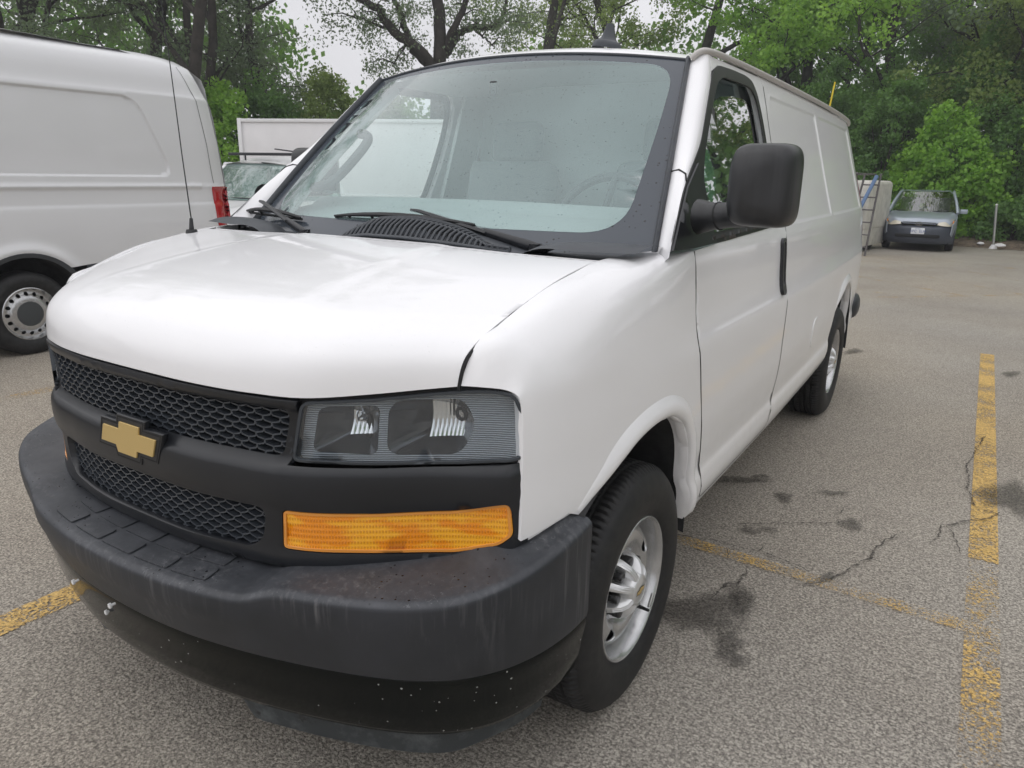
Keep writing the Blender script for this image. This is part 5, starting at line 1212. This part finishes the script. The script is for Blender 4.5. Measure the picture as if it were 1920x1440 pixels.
for s in (1, -1):
    arch = [(yr_+.47*math.cos(R(t)), .36+.47*math.sin(R(t))) for t in range(200, -21, -8)]
    bz = [2.56, 2.5, 2.35, 2.2, 2.0, 1.8, 1.6, 1.4, 1.2, 1.0, .76]
    poly = [(-3.3, .70), (-3.3, 2.60), (2.55, 2.60)]+[(YB(z)-.015, z) for z in bz]+[(2.9, .755), (1.9, .735), (1.66, .72)]+[p for p in arch[::-1] if p[1] > .70]+[(.66, .70)]
    me = pan('body_side', svs(s), poly, None, None, step=.026 if s > 0 else .12, bstep=.026, sgn=s, flange=.02, keepmesh=True, lines=[[(-3.2, z), (2.9, z)] for z in (1.372, 1.388, 1.403, 1.47, 1.485, 1.50)]+[[(-3.2, z), (2.25, z)] for z in (2.165, 2.175, 2.185, 2.195)]+[[(2.60+e, 1.51), (2.60-.545*.41+e, 2.045)] for e in (0, .010, .020, .030)]+[[(2.2565+r_*math.cos(R(k*10)), 2.045+r_*math.sin(R(k*10))) for k in range(0, 10)] for r_ in (.12, .13, .14, .15)]); lp('body_side', me, 'silver_paint', SV)
    clad = [(-3.3, .46), (-3.3, .695), (.655, .695)]+[p for p in arch if .46 < p[1] < .70 and p[0] < yr_]+[(.66, .46)]
    for cl in (clad, [(1.665, .46), (1.665, .715), (1.9, .730), (2.9, .75), (3.15, .755), (3.15, .46)]):
        me = pan('sill_cladding', svs(s), cl, None, None, step=.12, bstep=.06, sgn=s, flange=.02, keepmesh=True, off=.002); lp('sill_cladding', me, 'grey_plastic', SV)
    me = pan('rear_door_seam', svs(s), [(YB(z)-.20+.0*z, z) for z in (1.42, 1.8, 2.2, 2.5)]+[(YB(z)-.194, z) for z in (2.5, 2.2, 1.8, 1.42)], None, None, step=.2, bstep=.08, sgn=s, flange=0, off=.002, keepmesh=True); lp('rear_door_seam', me, 'seam_black', SV)
    tl = [(3.03, 1.385), (3.05, 1.06), (3.07, .92), (YB(1.0)+.0, .92), (YB(1.2), 1.2), (YB(1.385), 1.385)]
    me = pan('tail_lamp', svs(s), tl, None, None, step=.06, bstep=.03, sgn=s, flange=.01, off=.008, keepmesh=True); lp('tail_lamp', me, 'red_lens', SV)
    # arch liner
    mb = MB(); V = []; Fc = []
    for i, (a, z) in enumerate(arch):
        for x in (.97, .60): V.append((s*x, a, z))
    for i in range(len(arch)-1): Fc.append((2*i, 2*i+1, 2*i+3, 2*i+2))
    V.append((s*.6, yr_, .3)); Fc += [(2*i+1, len(V)-1, 2*i+3) for i in range(len(arch)-1)]
    lp('wheel_well_liner', mesh_from('liner', V, Fc), 'liner', SV)
    me = pan('arch_trim', svs(s), [(yr_+.50*math.cos(R(t)), .36+.50*math.sin(R(t))) for t in range(-8, 189, 7)]+[(yr_+.465*math.cos(R(t)), .36+.465*math.sin(R(t))) for t in range(188, -9, -7)], None, None, step=.05, bstep=.03, sgn=s, off=.006, flange=.02, keepmesh=True); lp('arch_trim', me, 'grey_plastic', SV)
    local_wheel(SV, s*.965, yr_, .352, .225, s, .222, 16, 'interior_dark'); local_wheel(SV, s*.965, -2.45, .352, .225, s, .222, 16, 'interior_dark')
# roof and ends
rg = Grid([-3.3, 2.2, 2.55, 2.66], [-1, -.75, -.4, 0, .4, .75, 1], [[(x*.75, y, 2.585+.075*(1-x*x)-dz) for x in (-1, -.75, -.4, 0, .4, .75, 1)] for y, dz in ((-3.3, 0), (2.2, 0), (2.55, .015), (2.70, .06))])
lp('roof', gridmesh('roof', rg, np.linspace(-3.3, 2.66, 20), np.linspace(-1, 1, 21), -1), 'silver_paint', SV)
zz = np.array([.46, .8, 1.0, 1.4, 1.8, 2.2, 2.5, 2.6]); rgr = Grid(zz, [-1, -.5, 0, .5, 1], [[(k*(float(svx(np.array([z]))[0])-.10), YB(z)+.035*(1-k*k), z) for k in (-1, -.5, 0, .5, 1)] for z in zz])
lp('rear_doors', gridmesh('rear_doors', rgr, np.linspace(.46, 2.6, 24), np.linspace(-1, 1, 20), 1), 'silver_paint', SV)
lp('rear_bumper', MB().box((0, 3.24, .55), (1.84, .14, .22)).mesh('rear_bumper', bevel=.03), 'grey_plastic', SV)
nose = Grid([0, .3, .55, .8, 1], [-1, -.6, 0, .6, 1], [[(k*.74, -3.3, 2.62+.03*(1-k*k)) for k in (-1, -.6, 0, .6, 1)], [(k*.86, -3.75-.1*(1-k*k), 2.15) for k in (-1, -.6, 0, .6, 1)], [(k*.95, -4.35-.12*(1-k*k), 1.35) for k in (-1, -.6, 0, .6, 1)], [(k*.96, -4.75-.15*(1-k*k), 1.05) for k in (-1, -.6, 0, .6, 1)], [(k*.95, -4.85-.15*(1-k*k), .45) for k in (-1, -.6, 0, .6, 1)]])
lp('nose', gridmesh('nose', nose, np.linspace(0, 1, 20), np.linspace(-1, 1, 16), -1), 'silver_paint', SV)
lp('underbody', MB().box((0, -.6, .42), (1.5, 7.2, .14)).mesh('underbody'), 'underbody', SV)
lp('roof_marker_lamp', MB().box((.83, 3.06, 1.86), (.03, .05, .05)).mesh('m', bevel=.008), 'white_panel', SV)

# ---- white pickup seen between the two vans
q0 = at(462, 410, 11.2); PK = thing('pickup_truck', 'white pickup truck with a black roof rack bar, seen between the two vans', 'truck', (q0.x-.85, q0.y-.75, 0), R(10))
pb = Grid([0, .25, .5, .9, 1.3, 2.2, 3.2, 5.2], [-1, -.93, -.6, 0, .6, .93, 1], [[(k*w, y, z-(.06 if abs(k) > .95 else .0)-dz*(k*k)) for k in (-1, -.93, -.6, 0, .6, .93, 1)] for y, w, z, dz in ((0, .88, .82, .02), (.10, .92, .93, .03), (.4, .95, .99, .03), (.9, .96, 1.06, .03), (1.35, .96, 1.12, .02), (1.5, .96, 1.12, .0), (3.2, .96, 1.08, 0), (5.2, .96, 1.05, 0))])
lp('bonnet', gridmesh('bonnet', pb, np.linspace(0, 1.3, 16), np.linspace(-1, 1, 17), -1), 'white_body', PK)
for s in (1, -1):
    fs = lambda a, b, s=s: np.stack([s*(.965-.03*((b-.75)/.4)**2-.10*np.clip((.35-a)/.4, 0, 1)**2), a, b], 1)
    ar = lambda yc: [(yc+.42*math.cos(R(t)), .36+.42*math.sin(R(t))) for t in range(170, 5, -15)]
    poly = [(.0, .40), (.0, .86), (.4, .98), (1.35, 1.10), (5.2, 1.04), (5.2, .42), (4.62, .42)]+ar(4.2)[::-1]+[(3.76, .42), (1.36, .40)]+ar(.92)[::-1]+[(.48, .40)]
    me = pan('body_side', fs, poly, None, None, step=.10, bstep=.06, sgn=s, flange=.03, keepmesh=True); lp('body_side', me, 'white_body', PK)
    local_wheel(PK, s*.95, .92, .36, .24, s, .21, 6, 'steel'); local_wheel(PK, s*.95, 4.2, .36, .24, s, .21, 6, 'steel')
    lp('headlamp', MB().box((s*.80, .03, .80), (.24, .10, .16)).mesh('m', bevel=.02), 'orange_lens', PK)
    lp('side_mirror', MB().box((s*1.06, 1.55, 1.20), (.16, .08, .18)).mesh('m', bevel=.03), 'satin_black', PK)
    # cab pillars and side glass
    mb = MB(); mb.tube([(s*.80, 1.32, 1.12), (s*.62, 2.02, 1.62)], .04, 8); mb.tube([(s*.64, 2.0, 1.62), (s*.66, 3.1, 1.62)], .05, 8); mb.tube([(s*.82, 3.15, 1.1), (s*.66, 3.1, 1.62)], .06, 8); lp('cab_pillar', mb.mesh('cab_pillar', True, angle=70), 'white_body', PK)
    lp('side_glass', mesh_from('g', [(s*.84, 1.42, 1.10), (s*.84, 3.1, 1.10), (s*.67, 3.08, 1.60), (s*.64, 2.05, 1.60)], [(0, 1, 2, 3)], False), 'far_glass', PK)
lp('grille', MB().box((0, -.0, .80), (1.3, .06, .16)).mesh('m', bevel=.02), 'satin_black', PK)
lp('front_bumper', MB().box((0, -.04, .52), (1.86, .16, .26)).mesh('m', bevel=.05), 'white_body', PK)
wsp = Grid([0, 1], [-1, -.5, 0, .5, 1], [[(k*.82, 1.34-.14*(1-k*k), 1.12) for k in (-1, -.5, 0, .5, 1)], [(k*.63, 2.0-.07*(1-k*k), 1.63+.02*(1-k*k)) for k in (-1, -.5, 0, .5, 1)]])
lp('windscreen', gridmesh('windscreen', wsp, np.linspace(0, 1, 4), np.linspace(-1, 1, 14), -1), 'far_glass', PK)
lp('roof', gridmesh('roof', Grid([0, .2, 1, 1.1], [-1, -.8, 0, .8, 1], [[(k*.66, y-.07*(1-k*k)*(y < 2.3), z+.05*(1-k*k)) for k in (-1, -.8, 0, .8, 1)] for y, z in ((1.98, 1.63), (2.2, 1.66), (2.95, 1.66), (3.15, 1.60))]), np.linspace(0, 1.1, 10), np.linspace(-1, 1, 15), -1), 'white_body', PK)
lp('dashboard', MB().box((0, 1.65, 1.08), (1.5, .5, .08)).box((0, 3.12, 1.32), (1.3, .05, .5)).mesh('m', bevel=.02), 'interior_grey', PK)
mb = MB(); n = 24; mb.tube([(.36+.17*math.cos(2*PI*i/n), 1.9, 1.14+.17*math.sin(2*PI*i/n)) for i in range(n+1)], .015, 6, cap=False); lp('steering_wheel', mb.mesh('m', True), 'interior_dark', PK)
mb = MB(); mb.tube([(-.2, 1.26, 1.135), (.3, 1.24, 1.14), (.76, 1.30, 1.13)], .012, 6); lp('wiper', mb.mesh('m', True), 'rubber', PK)
mb = MB(); mb.box((.12, 2.1, 1.80), (1.5, .05, .045)); mb.tube([(.62, 2.1, 1.66), (.70, 2.1, 1.80)], .015, 6); mb.tube([(-.3, 2.1, 1.70), (-.3, 2.1, 1.80)], .015, 6); mb.tube([(.3, 2.1, 1.88), (1.0, 2.1, 1.81)], .012, 6); lp('roof_rack', mb.mesh('m', bevel=.004), 'satin_black', PK)
lp('cargo_bed', MB().box((0, 4.2, .85), (1.7, 1.9, .45)).mesh('m', bevel=.02), 'white_body', PK)
lp('underbody', MB().box((0, 2.5, .42), (1.3, 4.6, .2)).mesh('m'), 'underbody', PK)

# ---- white box truck body behind
A = at(453, 300, 19.6); B = at(862, 300, 17.4); A.z = B.z = 0; mid = (A+B)/2; dirv = (B-A); ang = math.atan2(dirv.y, dirv.x); Lb = dirv.length
BXT = thing('box_truck', 'white box truck with a plain square cargo body, behind the white pickup', 'truck', tuple(mid), ang)
zt_ = 2.72
bx_ = lp('cargo_box', MB().box((0, 1.2, (zt_+.95)/2), (Lb, 2.4, zt_-.95)).mesh('m', bevel=.01), 'white_panel', BXT)
for x in (-Lb/2+.03, Lb/2-.03): lp('corner_post', MB().box((x, -.015, (zt_+.95)/2), (.10, .06, zt_-.93)).mesh('m', bevel=.01), 'white_body', BXT)
lp('top_rail', MB().box((0, -.012, zt_-.04), (Lb-.1, .055, .08)).mesh('m', bevel=.01), 'white_body', BXT); lp('bottom_rail', MB().box((0, -.012, .99), (Lb-.1, .055, .10)).mesh('m', bevel=.01), 'steel', BXT)
lp('chassis', MB().box((.6, 1.2, .75), (Lb+1.6, .9, .28)).mesh('m', bevel=.01), 'underbody', BXT)
cb = MB(); cb.box((Lb/2+1.05, 1.2, 1.35), (1.7, 2.1, 1.5), taper=.86); lp('cab', cb.mesh('m', bevel=.12, seg=3), 'white_body', BXT)
lp('cab_window', MB().box((Lb/2+1.1, .17, 1.66), (.9, .03, .5), Matrix.Rotation(-.10, 3, 'X')).mesh('m', bevel=.01), 'far_glass', BXT)
def wheel_x(parent, x, y, r):
    V, Fc = lathe([(.15, -.04), (.17, -.01), (r*.6, .01), (r-.04, .0), (r, -.05), (r, -.2), (.2, -.25)], 40, (0, 0, 0), 1); V = [(a, b, max(c, -r+.004)) for a, b, c in V]
    V = [(x+b, y-a, r+c) for a, b, c in V]; w = lp('wheel', MB().add(V, Fc).mesh('m', True, angle=40), 'tyre_rubber', parent)
    V, Fc = lathe([(.001, -.06), (.08, -.03), (.14, -.07), (.16, -.02)], 24, (0, 0, 0), 1); lp('rim', MB().add([(x+b, y-a, r+c) for a, b, c in V], Fc).mesh('m', True), 'rim_silver', w)
for x in (-Lb/2+1.3, Lb/2+.9): wheel_x(BXT, x, .12, .42); wheel_x(BXT, x, 2.55, .42)

# ---- silver compact hatch at the end of the lot
ep0 = at(1714, 475, 19.8); EC = thing('compact_car', 'small silver car with dark grey bumper parked under the trees at the lot end', 'car', (ep0.x, ep0.y, 0), R(1.5))
simple('silver_car', (.34, .385, .45), .3, .25, coat=.8)
simple('car_bumper', (.055, .065, .085), .45)
def ck(fn_w, y, z, top, k5=(-1, -.9, -.55, 0, .55, .9, 1)): pass
K = (-1, -.92, -.6, 0, .6, .92, 1)
def crow(y, w, z, crown, bow): return [(k*w, y-bow*(1-k*k), z-(.05 if abs(k) > .99 else .0)+crown*(1-k*k)) for k in K]
bon = Grid([0, .15, .4, .8, 1.0], K, [crow(.10, .64, .72, .0, .10), crow(.16, .70, .79, .015, .12), crow(.38, .76, .86, .03, .12), crow(.72, .79, .92, .035, .12), crow(.98, .80, .955, .03, .12)])
lp('bonnet', gridmesh('bonnet', bon, np.linspace(0, 1, 14), np.linspace(-1, 1, 19), -1), 'silver_car', EC)
for s in (1, -1):
    fs = lambda a, b, s=s: np.stack([s*(.83-.05*((b-.62)/.35)**2-.16*np.clip((.55-a)/.55, 0, 1)**2-.10*np.clip((a-3.4)/.7, 0, 1)**2), a, b], 1)
    ar = lambda yc: [(yc+.33*math.cos(R(t)), .28+.33*math.sin(R(t))) for t in range(175, 0, -14)]
    poly = [(.12, .45), (.12, .70), (.4, .84), (1.0, .95), (3.6, 1.0), (4.05, .95), (4.12, .40), (3.48, .30)]+ar(3.1)[::-1]+[(2.74, .22), (1.08, .22)]+ar(.72)[::-1]+[(.36, .30)]
    me = pan('body_side', fs, poly, None, None, step=.08, bstep=.05, sgn=s, flange=.02, keepmesh=True); lp('body_side', me, 'silver_car', EC)
    local_wheel(EC, s*.81, .72, .285, .18, s, .18, 8, 'silver_car'); local_wheel(EC, s*.81, 3.1, .285, .18, s, .18, 8, 'silver_car')
    up = Grid([0, .5, 1], [0, .5, 1], [[(s*.80, .98, .95), (s*.73, 1.38, 1.22), (s*.63, 1.80, 1.46)], [(s*.81, 2.2, .97), (s*.74, 2.2, 1.24), (s*.62, 2.3, 1.50)], [(s*.78, 3.8, .98), (s*.72, 3.6, 1.22), (s*.60, 3.2, 1.47)]])
    lp('side_glass', gridmesh('g', up, np.linspace(.05, .95, 12), np.linspace(0.04, .95, 8), s), 'far_glass', EC)
    mb = MB(); mb.tube([(s*.795, 1.0, .955), (s*.73, 1.36, 1.215), (s*.635, 1.80, 1.46), (s*.62, 2.3, 1.505), (s*.60, 3.2, 1.47), (s*.72, 3.65, 1.2), (s*.78, 3.9, .98)], .035, 8); mb.tube([(s*.81, 2.15, .97), (s*.62, 2.2, 1.49)], .03, 8); lp('roof_frame', mb.mesh('m', True, angle=70), 'silver_car', EC)
    hl_ = Grid([0, 1], [0, .5, 1], [[(s*.40, -.015, .685), (s*.60, .04, .655), (s*.73, .20, .66)], [(s*.42, .055, .745), (s*.60, .13, .80), (s*.735, .33, .835)]])
    h_ = lp('headlamp', gridmesh('h', hl_, np.linspace(0, 1, 5), np.linspace(0, 1, 9), s), 'car_headlamp' if 'car_headlamp' in M else simple('car_headlamp', (.60, .56, .45), .15, coat=1), EC)
    lp('side_indicator', MB().box((s*.735, .25, .745), (.03, .09, .10)).mesh('m', bevel=.01), 'orange_lens', h_)
    mb = MB(); mb.box((s*.92, 1.22, 1.0), (.17, .08, .12)); mb.box((s*.82, 1.24, .96), (.12, .04, .03)); lp('side_mirror', mb.mesh('m', bevel=.03), 'satin_black' if s < 0 else 'silver_car', EC)
bmp = Grid([0, .2, .45, .7, .9, 1], [-1, -.8, -.4, 0, .4, .8, 1], [[(k*.80, y+.42*abs(k)**3.2, z) for k in (-1, -.8, -.4, 0, .4, .8, 1)] for y, z in ((-.02, .66), (-.10, .62), (-.13, .50), (-.12, .36), (-.09, .26), (-.03, .20))])
lp('front_bumper', gridmesh('fb', bmp, np.linspace(0, 1, 14), np.linspace(-1, 1, 31), -1), 'car_bumper', EC)
lp('air_intake', MB().box((0, -.125, .40), (1.0, .06, .085)).mesh('m', bevel=.03), 'dark_void', EC)
gr_ = lp('grille', MB().box((0, -.03, .705), (.78, .08, .075), taper=.95).mesh('m', bevel=.02), 'dark_void', EC)
lp('grille_bar', MB().box((0, -.075, .712), (.74, .02, .016)).mesh('m', bevel=.004), 'silver_car', gr_)
V = []; mb = MB(); n = 26
for a_, b_ in ((.075, .045), (.058, .016), (.022, .043)):
    mb.tube([(a_*math.cos(2*PI*i/n), -.09, .705+b_*math.sin(2*PI*i/n)+(.012 if a_ == .058 else 0)) for i in range(n+1)], .006, 5, cap=False)
lp('emblem', mb.mesh('m', True), 'chrome', EC)
pl_ = lp('number_plate', MB().box((0, -.155, .525), (.30, .012, .155)).mesh('m', bevel=.004), simple('plate_white', (.78, .80, .84), .5), EC)
simple('plate_blue', (.06, .11, .32), .5)
def text(name, body, loc, size, mat, parent, rx=R(90), ext=.001):
    cu_ = bpy.data.curves.new(name, 'FONT'); cu_.body = body; cu_.size = size; cu_.extrude = ext; cu_.align_x = 'CENTER'; cu_.align_y = 'CENTER'; tmp = bpy.data.objects.new('tmp', cu_); COL.objects.link(tmp); bpy.context.view_layer.update()
    me = bpy.data.meshes.new_from_object(tmp); bpy.data.objects.remove(tmp); me.transform(Matrix.Translation(loc) @ Matrix.Rotation(rx, 4, 'X')); me.materials.clear(); return lp(name, me, mat, parent)
text('plate_number', 'APC  SLM', (0, -.163, .515), .085, 'plate_blue', pl_); text('plate_header', 'ONTARIO', (0, -.163, .578), .030, 'plate_blue', pl_)
wse = Grid([0, 1], [-1, -.5, 0, .5, 1], [[(k*.76, 1.0-.13*(1-k*k), .965+.02*(1-k*k)) for k in (-1, -.5, 0, .5, 1)], [(k*.61, 1.78-.08*(1-k*k), 1.455+.03*(1-k*k)) for k in (-1, -.5, 0, .5, 1)]])
lp('windscreen', gridmesh('w', wse, np.linspace(0, 1, 5), np.linspace(-1, 1, 15), -1), 'side_glass', EC)
lp('roof', gridmesh('r', Grid([0, .3, .8, 1], K, [crow(1.80, .62, 1.475, .02, .06), crow(2.1, .62, 1.50, .03, 0), crow(2.9, .60, 1.485, .03, 0), crow(3.3, .58, 1.45, .02, 0)]), np.linspace(0, 1, 10), np.linspace(-1, 1, 15), -1), 'silver_car', EC)
lp('rear_body', MB().box((0, 3.85, .72), (1.5, .5, .62)).mesh('m', bevel=.1, seg=3), 'silver_car', EC)
lp('cabin', MB().box((0, 2.4, .80), (1.4, 2.6, .30)).box((-.36, 1.95, 1.05), (.46, .12, .55)).box((.36, 1.95, 1.05), (.46, .12, .55)).mesh('m', bevel=.03), 'interior_dark', EC)
lp('underbody', MB().box((0, 2.0, .28), (1.4, 3.6, .16)).mesh('m'), 'underbody', EC)
mb = MB(); mb.tube([(-.1, .90, .985), (-.62, .98, 1.0)], .010, 5); mb.tube([(.05, .90, .985), (.6, .93, 1.02)], .010, 5); lp('wiper', mb.mesh('m', True), 'rubber', EC)
EC.scale = (.93, .93, .90)

# ---- cream utility trailer loaded with odds and ends, behind the rear of the van
tp = at(1608, 470, 18.6); TR = thing('utility_trailer', 'cream-coloured box trailer with rusty red side, standing left of the silver car', 'trailer', (tp.x-.55, tp.y, 0), R(-8))
simple('cream_paint', (.68, .66, .60), .6, var=.25, vscale=5); simple('rust_red', (.16, .05, .035), .8, var=.4, vscale=9); simple('blue_plastic', (.12, .20, .36), .5); simple('old_metal', (.16, .15, .15), .6, .5, var=.3)
lp('body', MB().box((.0, 1.0, 1.02), (1.30, 2.0, 1.12), taper=.97).mesh('m', bevel=.10, seg=4), 'cream_paint', TR)
fr_ = lp('side_skirt', MB().box((.58, 1.0, .62), (.10, 1.9, 1.0)).mesh('m', bevel=.03), 'cream_paint', TR)
lp('tail_board', MB().box((-.05, -.05, .66), (1.0, .10, .24)).mesh('m', bevel=.01), 'cream_paint', TR)
lp('lower_panel', MB().box((.15, .02, .33), (.7, .10, .40)).mesh('m', bevel=.01), 'rust_red', TR)
for x in (-.5, .5): local_wheel(TR, x*1.1, 1.0, .28, .16, 1 if x > 0 else -1, .16, 6, 'steel')
lp('hitch_frame', MB().box((0, .9, .32), (1.1, 1.8, .08)).mesh('m', bevel=.01), 'underbody', TR)
lp('roof_rack', MB().tube([(-.6, -.02, 1.72), (.34, -.02, 1.72)], .03, 8).tube([(-.6, 1.4, 1.72), (.34, 1.4, 1.72)], .02, 8).tube([(.34, -.02, 1.72), (.34, 1.4, 1.72)], .02, 8).tube([(-.6, -.02, 1.72), (-.6, 1.4, 1.72)], .02, 8).tube([(.3, .05, 1.5), (.3, .05, 1.72)], .02, 6).tube([(-.5, .05, 1.5), (-.5, .05, 1.72)], .02, 6).mesh('m', True, angle=60), 'old_metal', TR)
LD = thing('ladder', 'grey and blue step ladder leaning against the cream trailer', 'ladder', (tp.x-.15, tp.y-.75, 0), R(-8))
lp('rail', MB().tube([(.42, -.05, .0), (.40, .35, 1.72)], .022, 6).mesh('m', True), 'old_metal', LD); lp('rail', MB().tube([(-.02, -.05, .0), (.08, .35, 1.72)], .022, 6).mesh('m', True), 'old_metal', LD)
lp('brace_leg', MB().tube([(.05, -.15, .55), (.34, .30, 1.68)], .04, 6).mesh('m', True), 'blue_plastic', LD)
for k in range(6):
    t = (k+.7)/6.6; lp('rung', MB().tube([(-.02+.10*t, -.05+.4*t, 1.72*t), (.42-.02*t, -.05+.4*t, 1.72*t)], .016, 6).mesh('m', True), 'old_metal', LD)
o = lp('storage_bin', MB().box((0, 0, .16), (.34, .3, .28), taper=1.15).mesh('m', bevel=.03), 'blue_plastic', None); o.location = (tp.x-.22, tp.y-.30, .80); o['label'] = 'bright blue plastic bin sitting on the trailer tail board'; o['category'] = 'bin'
FC = thing('folding_chair', 'grey metal folding chair standing behind the rear bumper of the white van', 'chair', (tp.x-.25, tp.y-1.3, 0), R(20))
lp('seat', MB().box((0, 0, .42), (.38, .36, .03)).mesh('m', bevel=.01), 'grey_plastic', FC); lp('backrest', MB().box((0, .20, .66), (.38, .03, .22)).mesh('m', bevel=.01), 'white_body', FC)
for x in (-.18, .18):
    lp('leg', MB().tube([(x, -.22, 0), (x, .20, .76)], .012, 6).mesh('m', True), 'steel', FC); lp('leg', MB().tube([(x, .24, 0), (x, -.14, .42)], .012, 6).mesh('m', True), 'steel', FC)
bt_ = at(1556, 182, 19.4); YP = thing('yellow_pole', 'thin yellow fibreglass pole rising above the rear of the van roof', 'pole', (bt_.x-.15, bt_.y, 0))
simple('pole_yellow', (.80, .62, .04), .4)
lp('shaft', MB().tube([(0, 0, .1), (.10, 0, 2.4), (.22, 0, bt_.z+.32)], [.026, .022, .018], 8).mesh('m', True), 'pole_yellow', YP)
lp('base', MB().box((0, 0, .07), (.4, .4, .14)).mesh('m', bevel=.03), 'old_metal', YP)
